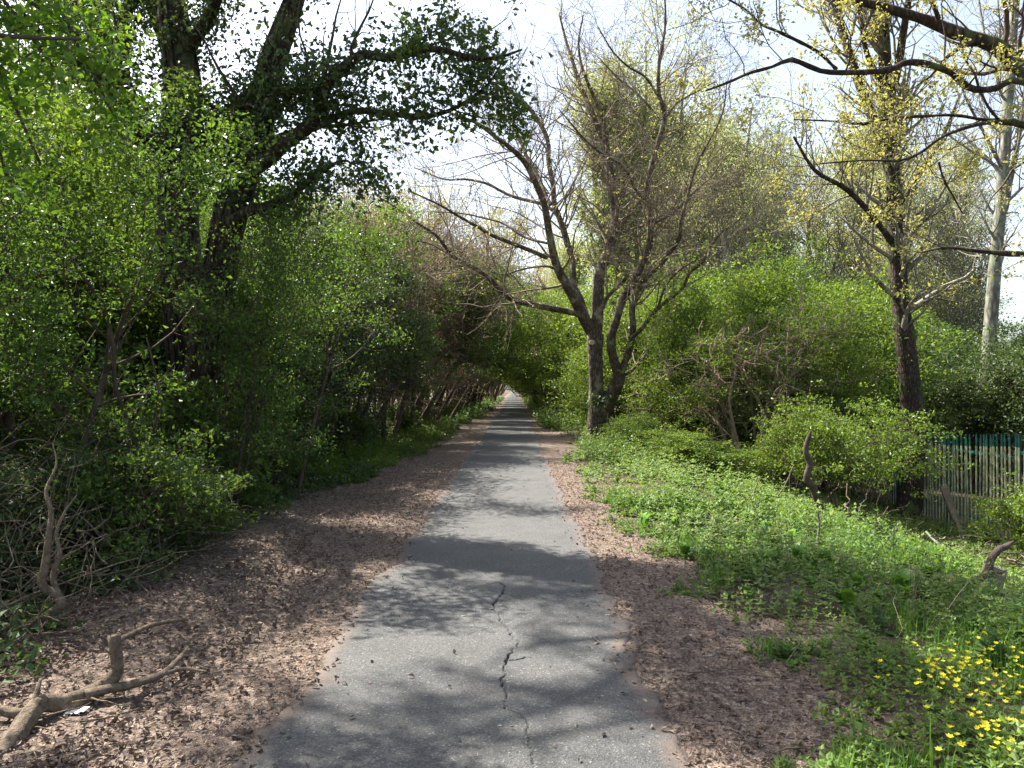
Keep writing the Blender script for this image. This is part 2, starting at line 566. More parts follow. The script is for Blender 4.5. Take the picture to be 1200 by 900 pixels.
def grow(P, Rr, n, length, ang=(35, 65), up=.1, wander=.25, m=6, t0=.2, t1=1.0, rf=.55, rend=.15, rmin=.002, bias=None, lw=1.0):
    """n children off random spots of the parent polylines"""
    N, mm, _ = P.shape
    seg = np.linalg.norm(np.diff(P, axis=1), axis=2).sum(1) ** lw
    pi = rng.choice(N, n, p=seg / seg.sum())
    t = t0 + (t1 - t0) * rng.random(n) ** .9
    f = t * (mm - 1); i = np.clip(f.astype(int), 0, mm - 2); fr = (f - i)[:, None]
    p = P[pi, i] * (1 - fr) + P[pi, i + 1] * fr
    r = Rr[pi, i] * (1 - fr[:, 0]) + Rr[pi, i + 1] * fr[:, 0]
    T = nrm(P[pi, i + 1] - P[pi, i])
    rv = rng.normal(size=(n, 3)); rv[:, 2] += up * 3
    if bias is not None: rv += bias
    pr = nrm(rv - (rv * T).sum(1, keepdims=True) * T)
    a = np.radians(rng.uniform(ang[0], ang[1], n))[:, None]
    d = nrm(T * np.cos(a) + pr * np.sin(a))
    L = length * rng.uniform(.55, 1.25, n) * (1.15 - .5 * t)
    out = np.empty((n, m, 3)); out[:, 0] = p
    for j in range(1, m):
        d = nrm(d + rng.normal(size=(n, 3)) * wander + np.array([0, 0, up]) + (bias if bias is not None else 0) * .1)
        out[:, j] = out[:, j - 1] + d * (L / (m - 1))[:, None]
    r0 = np.maximum(r * rf, rmin)
    rr = r0[:, None] * (1 - (1 - rend) * np.linspace(0, 1, m)[None])
    rr = np.maximum(rr, rmin)
    return out, rr


def along(P, n, t0=.3):
    N, m, _ = P.shape
    pi = rng.integers(0, N, n)
    f = (t0 + (1 - t0) * rng.random(n)) * (m - 1); i = np.clip(f.astype(int), 0, m - 2); fr = (f - i)[:, None]
    return P[pi, i] * (1 - fr) + P[pi, i + 1] * fr


def leaves(C, size, up=.8, ratio=.62, fold=.16, droop=0.0, var=.45):
    n = len(C)
    N_ = nrm(rng.normal(size=(n, 3)) + np.array([0, 0, up]))
    rv = rng.normal(size=(n, 3)); rv[:, 2] -= droop
    A = nrm(rv - (rv * N_).sum(1, keepdims=True) * N_)
    B = np.cross(N_, A)
    s = (size * (1 + var * rng.normal(size=n)).clip(.4, 1.8))[:, None]
    V = np.stack([C - A * s * .5, C + B * s * ratio * .5 + N_ * s * fold - A * s * .08, C + A * s * .55, C - B * s * ratio * .5 + N_ * s * fold - A * s * .08], 1).reshape(-1, 3)
    return V, np.arange(n * 4).reshape(-1, 4)


def cluster(P, k, spread):
    """k leaves round every point of P"""
    C = np.repeat(P, k, 0)
    return C + rng.normal(size=C.shape) * spread


def leafobj(name, C, size, mat, parent, up=.8, **kw):
    pr = {a: kw.pop(a) for a in list(kw) if a in ("kind", "label", "category", "group")}
    V, Q = leaves(C, size, up, **kw)
    return link(name, mesh_np(name, V, Q, mats=[mat]), parent, **pr)


def trace(rows, D, dD=0.0, m=None, pxr=True):
    """pixel polyline rows (px,py,r_px) at distance D, drifting by dD to its end"""
    n = len(rows)
    P = []
    rows = [tuple(r) if len(r) == 3 else (*r, None) for r in rows]
    last = rows[0][2] or 3
    rr = []
    # fill radii
    known = [(i, r[2]) for i, r in enumerate(rows) if r[2] is not None]
    ki = [k for k, _ in known]; kv = [v for _, v in known]
    if ki[-1] != n - 1: ki.append(n - 1); kv.append(kv[-1] * .5)
    for i, (x, y, _) in enumerate(rows):
        d = D + dD * (i / (n - 1))
        p = at(x, y, d)
        P.append([*p, np.interp(i, ki, kv) * d / F])
    S = spline(np.array(P), m or max(8, 3 * n))
    return S[:, :3], np.maximum(S[:, 3], .003)


def rs(P, r, m):
    """resample one polyline to m points (for use as parent)"""
    S = spline(np.column_stack([P, r]), m)
    return S[:, :3], S[:, 3]


# ---------------------------------------------------------------- the bare tree by the path
D0 = 22.0
base = ground_at(699, 520); D0 = float(base[1])
limbs_px = {
    'T1': ([(697, 527, 18), (698, 515, 14.5), (700, 495, 13), (699, 472, 10.5), (698, 440, 9), (697, 410, 9.5), (697, 392, 10.5)], 0),
    'T2': ([(703, 497, 10), (712, 473, 9), (722, 452, 8), (726, 438, 8)], -.2),
    'T2a': ([(726, 440, 7.5), (719, 420, 6.5), (716, 398, 6.5), (722, 375, 6), (730, 350, 6), (740, 335, 6), (752, 310, 5.5), (761, 285, 5), (762, 240, 4.5), (758, 228, 4.5), (762, 200, 4), (772, 165, 3.5), (779, 135, 3.5), (772, 110, 3), (772, 80, 2.5), (776, 55, 2), (780, 25, 1.6), (778, -20, 1)], -2.0),
    'T2b': ([(728, 436, 5.5), (738, 408, 5), (742, 385, 4.5), (741, 360, 4.5), (748, 338, 4.6), (760, 322, 4), (772, 312, 4), (785, 295, 3.5), (796, 280, 3), (798, 260, 2.6), (806, 230, 2.3), (814, 200, 2), (824, 178, 1.6), (846, 135, 1.2), (852, 95, .8)], -3.0),
    'T2c': ([(740, 396, 3.2), (752, 385, 3), (770, 362, 3), (785, 350, 2.5), (800, 338, 2.5), (808, 320, 2.2), (822, 308, 2), (832, 290, 1.8), (845, 273, 1.5), (870, 255, 1)], -1.5),
    'T2e': ([(771, 361, 2.2), (778, 340, 2), (790, 322, 1.8), (812, 306, 1.2)], -1),
    'T2d': ([(727, 442, 3.5), (745, 430, 2.6), (760, 410, 2), (768, 385, 1.4)], 1.0),
    'M1': ([(696, 394, 9), (683, 370, 8), (675, 355, 7.2), (665, 335, 7), (655, 318, 6.5), (648, 295, 6), (643, 270, 5.3), (638, 240, 5), (628, 215, 4.5), (615, 190, 4.0), (600, 175, 3.6), (580, 160, 3.0), (560, 145, 2.6), (540, 137, 2.0), (515, 128, 1.2), (470, 112, .8)], -3.5),
    'M2': ([(688, 378, 7), (679, 350, 6), (672, 335, 5), (671, 310, 4.5), (665, 285, 4.5), (658, 262, 4.2), (650, 240, 4), (648, 215, 3.8), (643, 190, 3.5), (642, 165, 3.2), (630, 140, 3), (612, 118, 2.6), (595, 105, 2.2), (580, 92, 1.6), (566, 70, 1), (560, 40, .8)], 2.5),
    'M3': ([(683, 370, 5), (670, 366, 4.5), (640, 360, 4.5), (615, 355, 4.2), (600, 350, 4), (585, 338, 3.8), (570, 323, 3.2), (548, 309, 3), (530, 300, 2.6), (521, 288, 2.4), (510, 275, 2), (490, 262, 1.8), (462, 242, 1.4), (436, 226, .9)], -3.0),
    'M3b': ([(524, 297, 1.8), (500, 284, 1.5), (470, 283, 1.2), (435, 282, 1), (395, 278, .7)], 1),
    'M3c': ([(552, 312, 1.6), (545, 298, 1.5), (532, 292, 1.4), (528, 275, 1.2), (520, 258, 1), (512, 245, .7)], 1),
    'M4': ([(698, 398, 9.5), (700, 370, 9), (701, 345, 8.5), (702, 325, 8), (706, 310, 7.5), (714, 290, 7), (720, 272, 7), (721, 250, 6.5), (718, 225, 6.5), (715, 205, 6), (711, 185, 5.5), (706, 165, 4.6), (697, 140, 4.2), (688, 118, 3.8), (680, 100, 3.2), (672, 75, 2.6), (664, 50, 2), (655, 15, 1.2)], 2.0),
    'M4b': ([(712, 180, 3.5), (709, 150, 3.4), (702, 128, 3), (690, 100, 2.6), (682, 78, 2), (678, 50, 1.5), (684, 15, 1)], -2),
    'M4c': ([(724, 268, 2.5), (738, 252, 2), (748, 238, 1.6), (752, 232, 1)], -.5),
    'M5': ([(641, 302, 3.4), (620, 293, 3), (600, 285, 3), (575, 275, 2.6), (560, 266, 2.2), (535, 252, 1.9), (515, 240, 1.5), (480, 224, 1)], -2.5),
    'M5b': ([(641, 285, 2.2), (615, 278, 2), (590, 262, 1.8), (565, 255, 1.5), (540, 250, 1.2), (500, 248, .8)], 2.5),
    'M6': ([(653, 252, 2.8), (638, 240, 2.6), (600, 230, 2.4), (570, 215, 2), (545, 210, 1.7), (520, 210, 1.3), (485, 196, .8)], 2.0),
    'M7': ([(645, 240, 3), (632, 212, 2.8), (618, 185, 2.6), (608, 160, 2.3), (598, 138, 2), (585, 112, 1.6), (572, 90, 1)], 3),
    'M8': ([(762, 236, 2.6), (747, 226, 2.2), (737, 205, 2), (727, 192, 2), (705, 180, 1.9), (684, 162, 1.6), (672, 148, 1.2), (655, 128, .8)], -1.5),
    'M9': ([(778, 152, 2.2), (765, 130, 2), (745, 108, 1.8), (725, 92, 1.5), (700, 66, 1)], 1.5),
    'M10': ([(771, 112, 2), (756, 90, 1.8), (736, 78, 1.5), (718, 60, 1.2), (700, 30, .8)], -1.5),
    'M11': ([(702, 368, 3.5), (712, 348, 3), (724, 336, 2.8), (733, 326, 3.2), (736, 317, 4)], -.6),
    'M12': ([(766, 262, 2.2), (790, 248, 2), (812, 226, 1.6), (832, 208, 1.2), (850, 184, .8)], 2.0),
    'M13': ([(779, 140, 2.2), (792, 122, 1.8), (815, 108, 1.4), (838, 96, .9)], 1.0),
    'M14': ([(652, 316, 1.8), (640, 312, 1.6), (615, 315, 1.3), (590, 322, 1), (575, 318, .7)], -1.5),
    'M15': ([(770, 175, 2.2), (757, 158, 1.9), (741, 130, 1.6), (726, 112, 1.2), (722, 80, .8)], 1.5),
}
t = thing("bare_tree", base, "spreading many-limbed tree with almost no leaves yet, standing on the verge right of the path", "tree")
wood = Wood(); PR = []; RRr = []
for k, (rows, dd) in limbs_px.items():
    off = {'T2a': -.2, 'T2b': -.2, 'T2c': -.9, 'T2e': -1.4, 'T2d': -.2, 'M3b': -2, 'M3c': -1.2, 'M4b': 1.3, 'M4c': 1, 'M5': -1.2, 'M5b': -1.2, 'M6': 1.0, 'M7': -1.4, 'M8': -1.3, 'M9': -1.6, 'M10': -1.8, 'M12': -1, 'M13': -1.6, 'M14': -1, 'M15': -1.5}.get(k, 0)
    P, r = trace(rows, D0 + off, dd)
    r = r * (.92 if k in ('T1', 'T2') else .82)
    big = k in ('T1', 'T2')
    if big:
        wood.add(P[None], r[None], 18, .16)
    elif k in ('M1', 'M2', 'M4', 'T2a', 'T2b', 'M3'):
        wood.add(P[None], r[None], 9, .08)
    else:
        wood.add(P[None], r[None], 6)
    if not big:
        a, b = rs(P, r, 16); PR.append(a); RRr.append(b)
# root flare
for a in np.linspace(0, 2 * np.pi, 6, endpoint=False):
    p0 = base + np.array([0, 0, .45]); d = np.array([math.cos(a), math.sin(a), 0])
    q = [p0 + d * .12, base + d * .34 + [0, 0, .12], base + d * .6 + [0, 0, -.06]]
    S = spline(np.column_stack([q, [.16, .12, .05]]), 7)
    wood.add(S[None, :, :3], S[None, :, 3], 8, .1)
PR = np.array(PR); RRr = np.array(RRr)
wood.obj("trunk", M['barkmain'], t)
lw = Wood()
P1, R1 = grow(PR, RRr, 420, 2.9, (30, 70), .04, .17, 9, .2, 1, .32, .25, .004, lw=1.2)
lw.add(P1, R1, 4)
P2, R2 = grow(P1, R1, 2300, 1.15, (30, 65), .03, .2, 5, .15, 1, .5, .4, .0042)
lw.add(P2, R2, 3)
P3, R3 = grow(np.concatenate([P2]), np.concatenate([R2]), 7500, .55, (30, 70), .03, .22, 4, .1, 1, .6, .6, .0034)
lw.add(P3, R3, 3)
lw.obj("twig", M['twig'], t, kind="stuff")
leafobj("bud", cluster(along(P3, 2600, .6), 2, .04), .055, M['ochre'], t, kind="stuff")
st = at(703, 470, D0 - .35)
leafobj("ivy_tuft", st + rng.normal(size=(150, 3)) * [.28, .12, .13], .10, M['ivy'], t, kind="stuff")
# pale sawn-off limb face on the trunk
cw = at(694, 401, D0 - .22)
V_, Q_, T_ = tubes(np.array([[cw + [0, .12, 0], cw + [0, .03, 0], cw + [-.01, -.03, 0]]]), np.array([[.08, .085, .075]]), 10)
link("cut_stub", mesh_np("cut_stub", V_, Q_, T_, mats=[M['cutwood']]), t)


# ---------------------------------------------------------------- general plant builder
def plant(name, base, stems, height, spread, n1, n2, nl, leaf, lmat, wmat, label, cat, group=None, r0=.05, up=.12, lean=(0, 0), k=20, cs=.09,
          t1=.25, lup=.8, wander=.18, extra=None, crown="crown", n3=0, tw="trunk", l1=None, l2=None, ratio=.62, thin=.003):
    th = thing(name, base, label, cat, group)
    b = np.array(base, float)
    SP, SR = [], []
    w = Wood()
    for s in range(stems):
        a = rng.random() * 6.28
        rad = spread * (.25 + .6 * rng.random()) * (1 if stems > 1 else .2)
        lf = rng.uniform(.1, 1.6) if lean[0] else 1
        tip = b + [math.cos(a) * rad + lean[0] * lf, math.sin(a) * rad + lean[1], height * rng.uniform(.7, .95)]
        br = (.12 + .35 * rng.random() * (lean[0] != 0)) * (stems > 1)
        st_ = b + [math.cos(a) * br, math.sin(a) * br * 1.6, -.1]
        mid = st_ * .5 + tip * .5 + rng.normal(size=3) * spread * (.2 if lean[0] else .12) + [0, 0, height * .08]
        q1 = st_ * .75 + mid * .25 + rng.normal(size=3) * spread * .05
        P = np.array([st_, q1, mid, mid * .45 + tip * .55 + rng.normal(size=3) * spread * .08, tip])
        rr = r0 * rng.uniform(.7, 1.1)
        S = spline(np.column_stack([P, [rr, rr * .85, rr * .6, rr * .4, rr * .15]]), 14)
        SP.append(S[:, :3]); SR.append(S[:, 3])
        w.add(S[None, :, :3], np.maximum(S[None, :, 3], thin), 8 if r0 > .05 else 6, .1)
    SP, SR = np.array(SP), np.array(SR)
    P1, R1 = grow(SP, SR, n1, l1 or spread * .75, (35, 75), up, wander, 6, t1, 1, .55, .25, thin)
    w.add(P1, R1, 4)
    P2, R2 = grow(P1, R1, n2, l2 or spread * .36, (30, 70), up * .6, wander * 1.2, 4, .15, 1, .6, .4, thin)
    w.add(P2, R2, 3)
    src = np.concatenate([P2])
    if n3:
        P3, R3 = grow(P2, R2, n3, spread * .2, (30, 70), up * .4, .3, 3, .1, 1, .6, .5, thin)
        w.add(P3, R3, 3); src = P3
    w.obj(tw, wmat, th)
    if nl:
        C = cluster(along(src, max(1, nl // k), .15), k, np.array([1.15, 1.15, .55]) * cs)
        leafobj(crown, C, leaf, lmat, th, lup, kind="stuff", ratio=ratio)
    return th


# ---------------------------------------------------------------- left: the big ivy-clad oak
DO = 10.0
ob = at(222, 560, DO); ob[2] = float(gz(ob[0], ob[1]))
oak = thing("ivy_clad_oak", ob, "massive dark oak wrapped in ivy, its thick limbs forking on the left of the path", "tree")
w = Wood(); PR = []; RRr = []
oak_px = [
    ([(222, 640, 34), (224, 560, 28), (224, 500, 25), (222, 430, 23), (215, 350, 22), (211, 270, 21), (210, 215, 21), (208, 178, 20), (217, 125, 23), (212, 70, 19), (204, 20, 16), (200, -50, 13), (215, -160, 9)], 0, 0, 16),
    ([(228, 480, 20), (246, 380, 18), (258, 310, 17), (266, 262, 17), (282, 205, 18), (300, 150, 16), (310, 110, 14), (318, 75, 13), (330, 40, 12), (345, 0, 9), (362, -60, 7), (380, -150, 5)], -.3, -.5, 14),
    ([(204, 182, 9), (178, 162, 9), (160, 140, 8), (143, 95, 8), (141, 55, 8), (148, 15, 7), (165, -20, 6), (150, -90, 5)], 0, .8, 10),
    ([(226, 192, 9), (242, 168, 9), (268, 148, 9.5), (285, 122, 9), (300, 108, 10), (315, 90, 9)], 0, -.6, 10),
    ([(226, 200, 8), (245, 178, 9), (275, 162, 9), (298, 150, 9)], -.2, -.4, 10),
    ([(296, 200, 8), (312, 188, 9), (338, 165, 8.5), (362, 148, 8), (375, 120, 8), (386, 95, 7), (400, 82, 6.5), (425, 64, 5.5), (455, 68, 5), (490, 60, 4.5), (515, 58, 3.8), (545, 66, 3), (580, 68, 2), (612, 58, 1.2)], -.6, -1.4, 10),
    ([(308, 170, 6), (338, 158, 5.5), (370, 148, 5), (405, 132, 4), (430, 130, 4), (460, 134, 3.5), (500, 136, 3), (530, 128, 2.4), (556, 112, 2), (575, 95, 1.4), (590, 70, .9)], -.7, -1.0, 8),
    ([(268, 262, 6), (290, 248, 6.5), (318, 240, 5.5), (345, 228, 4.5), (358, 215, 3.5), (380, 200, 2.5), (402, 188, 1.6), (420, 196, 1)], -.6, -.5, 8),
    ([(210, 70, 9), (232, 40, 8), (250, 10, 7), (262, -40, 5), (280, -100, 4)], 0, -1, 8),
    ([(206, 90, 9), (192, 45, 8), (178, 5, 7), (168, -60, 5)], .1, 1, 8),
    ([(318, 112, 5), (345, 107, 4.5), (370, 106, 4), (388, 98, 3)], -.7, -.5, 7),
    ([(141, 60, 6), (115, 30, 5), (90, 5, 4), (50, -10, 3)], .4, .6, 7),
    ([(200, 180, 8), (170, 160, 7), (120, 90, 6), (70, 60, 5), (20, 10, 3)], 0, -2.5, 7),
]
for rows, d0, dd, k in oak_px:
    P, r = trace(rows, DO + d0, dd)
    w.add(P[None], r[None], k, .14)
    a, b = rs(P, r, 20); PR.append(a); RRr.append(b)
PR = np.array(PR); RRr = np.array(RRr)
# limbs of the high crown above the frame, which shade the foreground
hp, hr = [], []
for k in range(16):
    a = k / 16 * 6.28 + rng.random() * .4
    s = PR[0][-1] if k % 2 else PR[1][-1]
    rad = rng.uniform(2.0, 4.6)
    e = s + [math.cos(a) * rad + .5, math.sin(a) * rad - .6, rng.uniform(-.3, 2.6)]
    mid = (s + e) / 2 + rng.normal(size=3) * .4 + [0, 0, .4]
    S = spline(np.column_stack([[s, mid, e], [.08, .055, .02]]), 20)
    w.add(S[None, :, :3], S[None, :, 3], 7, .1)
    hp.append(S[:, :3]); hr.append(S[:, 3])
hp, hr = np.array(hp), np.array(hr)
# ivy stems twisting up the trunks
for k in range(26):
    src, srr = (PR[0], RRr[0]) if k % 2 else (PR[1], RRr[1])
    n = 12; a0 = rng.random() * 6.28; tw = rng.uniform(-1.6, 1.6)
    ii = np.linspace(0, 15 if k % 3 else 12, n).astype(int)
    ph = a0 + tw * np.linspace(0, 1, n)
    q = src[ii] + np.stack([np.cos(ph), np.sin(ph), 0 * ph], 1) * (srr[ii][:, None] * 1.04)
    S = spline(np.column_stack([q, np.full(n, rng.uniform(.012, .03))]), 24)
    w.add(S[None, :, :3], S[None, :, 3], 5)
w.obj("trunk", M['bark'], oak)
lw = Wood()
allp = np.concatenate([PR, hp]); allr = np.concatenate([RRr, hr])
P1, R1 = grow(allp[2:], allr[2:], 190, 1.25, (30, 70), .04, .2, 7, .2, 1, .4, .25, .004)
lw.add(P1, R1, 4)
P2, R2 = grow(P1, R1, 700, .55, (30, 70), .02, .25, 5, .1, 1, .55, .4, .003)
lw.add(P2, R2, 3)
Ph, Rh = grow(hp, hr, 170, 1.3, (30, 70), .02, .2, 6, .2, 1, .5, .3, .005)
lw.add(Ph, Rh, 4)
Ph2, Rh2 = grow(Ph, Rh, 520, .6, (30, 70), .02, .25, 4, .1, 1, .55, .4, .004)
lw.add(Ph2, Rh2, 3)
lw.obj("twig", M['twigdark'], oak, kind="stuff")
# leaves: dense ivy hugging limbs, then a patchy canopy
def keep_patchy(C, s, thr):
    return C[vnoise(C[:, 0] + C[:, 2] * .7, C[:, 1] * .6 + C[:, 2], s) > thr]
hug = along(PR, 9000, .12) + rng.normal(size=(9000, 3)) * .20
hug = keep_patchy(hug, .5, .30)
leafobj("ivy", cluster(hug, 4, .07), .055, M['ivy'], oak, .4, kind="stuff")
can = keep_patchy(along(P2, 11000, .1), .8, .43)
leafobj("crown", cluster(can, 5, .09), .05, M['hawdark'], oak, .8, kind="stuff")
hi = np.concatenate([keep_patchy(along(P1, 5000, .2), .8, .42), keep_patchy(along(Ph2, 6500, .1), 1.0, .40)])
leafobj("ivy_spray", cluster(hi, 5, .10), .055, M['ivy'], oak, .5, kind="stuff")
# dangling strand
st = np.linspace(0, 1, 10)[:, None]
q = at(418, 150, 8.9) * (1 - st) + at(432, 245, 8.8) * st + rng.normal(size=(10, 3)) * .03
leafobj("hanging_ivy", cluster(q, 14, .06), .055, M['ivy'], oak, .3, kind="stuff")

# ---------------------------------------------------------------- kinds of shrub and tree, each built once and then copied
KIND = {}
SPEC = {  # stems, height, spread, n1, n2, leaves, leaf, leaf material, wood, options
    'haw': (4, 4.2, 1.8, 90, 600, 30000, .040, 'haw', 'twigdark', dict(r0=.045, cs=.11)),
    'hawthin': (4, 4.2, 1.6, 80, 450, 15000, .040, 'haw', 'twigdark', dict(r0=.03, cs=.11)),
    'hawdark': (5, 4.2, 1.9, 90, 600, 24000, .048, 'hawdark', 'twigdark', dict(r0=.045, cs=.12)),
    'fresh': (5, 6.8, 3.1, 110, 700, 34000, .085, 'fresh', 'twigdark', dict(r0=.08, cs=.21, up=.10, t1=.2, k=30, l1=2.7, l2=1.6, wander=.30)),
    'green': (5, 6.4, 3.0, 110, 700, 34000, .085, 'haw', 'twigdark', dict(r0=.08, cs=.21, up=.10, t1=.2, k=30, l1=2.7, l2=1.6, wander=.30)),
    'scrub': (5, 5.2, 2.2, 120, 700, 24000, .060, 'ivy', 'twigdark', dict(r0=.09, cs=.14, up=.02, t1=.32, lean=(.5, 0))),
    'scrubgreen': (5, 5.4, 2.3, 120, 700, 24000, .062, 'hawdark', 'twigdark', dict(r0=.09, cs=.14, up=.02, t1=.32, lean=(.6, 0))),
    'archdark': (5, 6.4, 2.6, 120, 700, 26000, .070, 'hawdark', 'twigdark', dict(r0=.10, cs=.16, up=.02, t1=.38, lean=(1.9, 0))),
    'bramble': (7, 1.0, .85, 60, 300, 6500, .045, 'hawdark', 'twigdark', dict(r0=.012, cs=.07, up=.03, t1=.05)),
    'bramblegreen': (7, 1.0, .85, 60, 300, 6500, .045, 'haw', 'twigdark', dict(r0=.012, cs=.07, up=.03, t1=.05)),
    'ivymound': (7, 1.0, .9, 60, 300, 6500, .052, 'ivy', 'twigdark', dict(r0=.012, cs=.08, up=.03, t1=.05)),
    'lowbush': (7, 1.9, 1.25, 80, 400, 13000, .048, 'fresh', 'twigdark', dict(r0=.02, cs=.08, up=-.01, t1=.55, l1=1.25, l2=.8, wander=.3, k=14)),
    'palebush': (6, 1.7, .9, 60, 300, 7500, .048, 'fresh', 'twigdark', dict(r0=.02, cs=.08, up=0, t1=.2)),
    'holly': (6, 4.2, 3.0, 100, 600, 22000, .085, 'ivy', 'twigdark', dict(r0=.05, cs=.17, t1=.1)),
    'elder': (11, 3.9, 2.0, 130, 600, 11000, .060, 'fresh', 'elder', dict(r0=.055, up=.05, n3=500, thin=.009, wander=.28, k=14, cs=.12)),
    'woodland': (3, 11, 4.2, 110, 700, 26000, .12, 'hawdark', 'twigdark', dict(r0=.16, cs=.3, t1=.12)),
    'greenwood': (3, 9, 3.9, 110, 700, 26000, .12, 'haw', 'twigdark', dict(r0=.15, cs=.3, t1=.12)),
    'arch': (3, 7.4, 3.0, 110, 650, 24000, .10, 'fresh', 'twigdark', dict(r0=.13, lean=(2.5, 0), cs=.24, up=.0, t1=.35)),
    'archfresh': (3, 7.4, 3.0, 110, 650, 24000, .10, 'fresh', 'twigdark', dict(r0=.12, lean=(-2.4, 0), cs=.24, up=.0, t1=.3)),
    'thorn': (5, 7.0, 3.0, 150, 1300, 2500, .05, 'ochre', 'elder', dict(r0=.08, up=.03, wander=.25, n3=5000, thin=.006, lean=(.8, 0))),
    'poplar': (4, 26, 3.7, 200, 1200, 52000, .12, 'poplar', 'barkglare', dict(r0=.22, up=.30, cs=.38, t1=.12, wander=.12, thin=.010, k=7)),
    'leafless': (3, 20, 4.4, 180, 900, 15000, .10, 'poplar', 'barkglare', dict(r0=.24, up=.30, cs=.3, t1=.15, wander=.12, thin=.014, k=4, n3=900)),
    'budding': (3, 11, 4.6, 150, 1000, 13000, .12, 'ochre', 'elder', dict(r0=.18, up=.1, cs=.3, t1=.15, thin=.010, k=6, n3=1800)),
}


def put(kind, name, x, y, h, sp, label, cat, group=None, rz=None):
    S_ = SPEC[kind]
    b = (x, y, float(gz(x, y)))
    if kind not in KIND:
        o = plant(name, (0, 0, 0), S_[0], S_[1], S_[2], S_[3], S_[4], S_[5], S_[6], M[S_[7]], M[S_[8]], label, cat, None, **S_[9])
        KIND[kind] = o
    else:
        o = copy_tree(KIND[kind], b)
    leans = 'lean' in S_[9]
    o.name = name; o["label"] = label; o["category"] = cat
    if group: o["group"] = group
    o.location = b
    o.rotation_euler = (0, 0, (rng.uniform(-.5, .5) if leans else rng.random() * 6.28) if rz is None else rz)
    o.scale = (sp / S_[2], sp / S_[2], h / S_[1])
    return o


def putp(kind, name, px, D, h, sp, label, cat, **kw):
    return put(kind, name, (px - CX) / F * D, D, h, sp, label, cat, **kw)


# ---------------------------------------------------------------- left: hawthorns and saplings in front
putp('haw', "hawthorn", 30, 6.9, 4.1, 1.8, "tall mid-green hawthorn in front of the ivy-clad oak at the left edge", "tree")
putp('haw', "hawthorn", 150, 11.8, 5.2, 1.9, "green hawthorn growing just behind the ivy-clad oak trunk", "tree")
putp('hawthin', "hawthorn", 262, 9.0, 3.9, 1.25, "thin young hawthorn veiling the leaning right-hand stem of the oak", "tree")
putp('haw', "hawthorn", 335, 11.8, 4.3, 1.7, "bright green rounded hawthorn just beyond the ivy-clad oak", "tree")
putp('fresh', "hawthorn", 10, 11.5, 6.4, 2.8, "pale green hawthorn behind the others at the far left edge", "tree")
putp('hawdark', "elder_bush", 110, 14.5, 5.6, 2.9, "dark leafy bush in the shade behind the big oak", "shrub")
putp('hawdark', "elder_bush", -60, 14, 6.0, 3.0, "dark leafy bush filling the far left background", "shrub")
putp('hawdark', "elder_bush", -70, 8.2, 2.6, 1.9, "low dark bush spilling in at the left edge", "shrub")
putp('hawdark', "elder_bush", 235, 12.6, 3.4, 1.7, "dark bush tucked between the oak trunk and the rounded hawthorn", "shrub")
putp('hawdark', "elder_bush", 265, 17.5, 5.0, 2.4, "dark bush deep behind the rounded hawthorn", "shrub")
# trees of the same thicket standing left of the frame, whose shade falls on the near path
for x, y, h, sp, kd, lb in ((-9.3, 9.5, 6.4, 2.8, 'hawdark', "tall dark thicket tree left of the picture, behind the nearest"),
                            (-6.4, 1.6, 6.0, 2.4, 'haw', "green thicket tree left of the picture beside the camera")):
    put(kd, "thicket_tree", x, y, h, sp, lb, "tree")
for (x, y, h, sp), lb in zip(((-8.6, 5.2, 2.6, 1.9), (-11, 7.6, 3.2, 2.3), (-9.0, 2.6, 2.4, 1.8), (-12.5, 4, 3.0, 2.4), (-13, 11, 3.6, 2.6)),
                             ("shade-grown bush left of the picture beside the maple", "shade-grown bush left of the picture behind the maple", "low bush left of the picture nearest the camera",
                              "bush far left of the picture level with the maple", "bush far left of the picture among the thicket trees")):
    put('hawdark', "elder_bush", x, y, h, sp, lb, "shrub")
# bare-stemmed sapling
sap = thing("leaning_sapling", at(165, 560, 6.4) * [1, 1, 0] + [0, 0, 0], "thin crooked sapling leaning left in front of the oak trunk", "tree")
w = Wood()
for rows in ([(166, 590, 6), (160, 530, 5), (145, 480, 4.5), (135, 450, 4.5), (133, 410, 4), (125, 370, 4), (105, 335, 3.5), (82, 300, 3), (60, 240, 2)],
             [(160, 515, 4), (178, 512, 4), (183, 495, 4), (188, 470, 3), (180, 430, 2.5), (172, 395, 1.5)],
             [(133, 420, 2), (160, 370, 1.8), (190, 335, 1.5), (232, 322, 1)]):
    P, r = trace(rows, 7.3, -.2)
    w.add(P[None], r[None] * .55, 8, .08)
w.obj("trunk", M['twigdark'], sap)

for (kd, x, y, h, sp), lb in zip((('holly', 15, 12, 3.6, 2.8), ('green', 17.5, 16, 5.6, 3.0), ('green', 20, 8, 5.4, 3.0), ('greenwood', 25, 14, 8.5, 4.0), ('holly', 14.5, 6.5, 3.2, 2.6), ('greenwood', 27, 24, 9, 4.2), ('greenwood', 26, 4, 8, 4.0)),
                                 ("dark bush beyond the fence, right of the picture", "green tree beyond the fence, right of the picture", "green tree beyond the near end of the fence", "tall tree well beyond the fence, right of the picture",
                                  "dark bush beyond the near end of the fence", "tall tree well beyond the fence behind the pale grey trunk's line", "tall tree far right of the camera beyond the fence")):
    put(kd, "backdrop_tree" if kd != 'holly' else "holly_bush", x, y, h, sp, lb, "tree" if kd != 'holly' else "shrub")
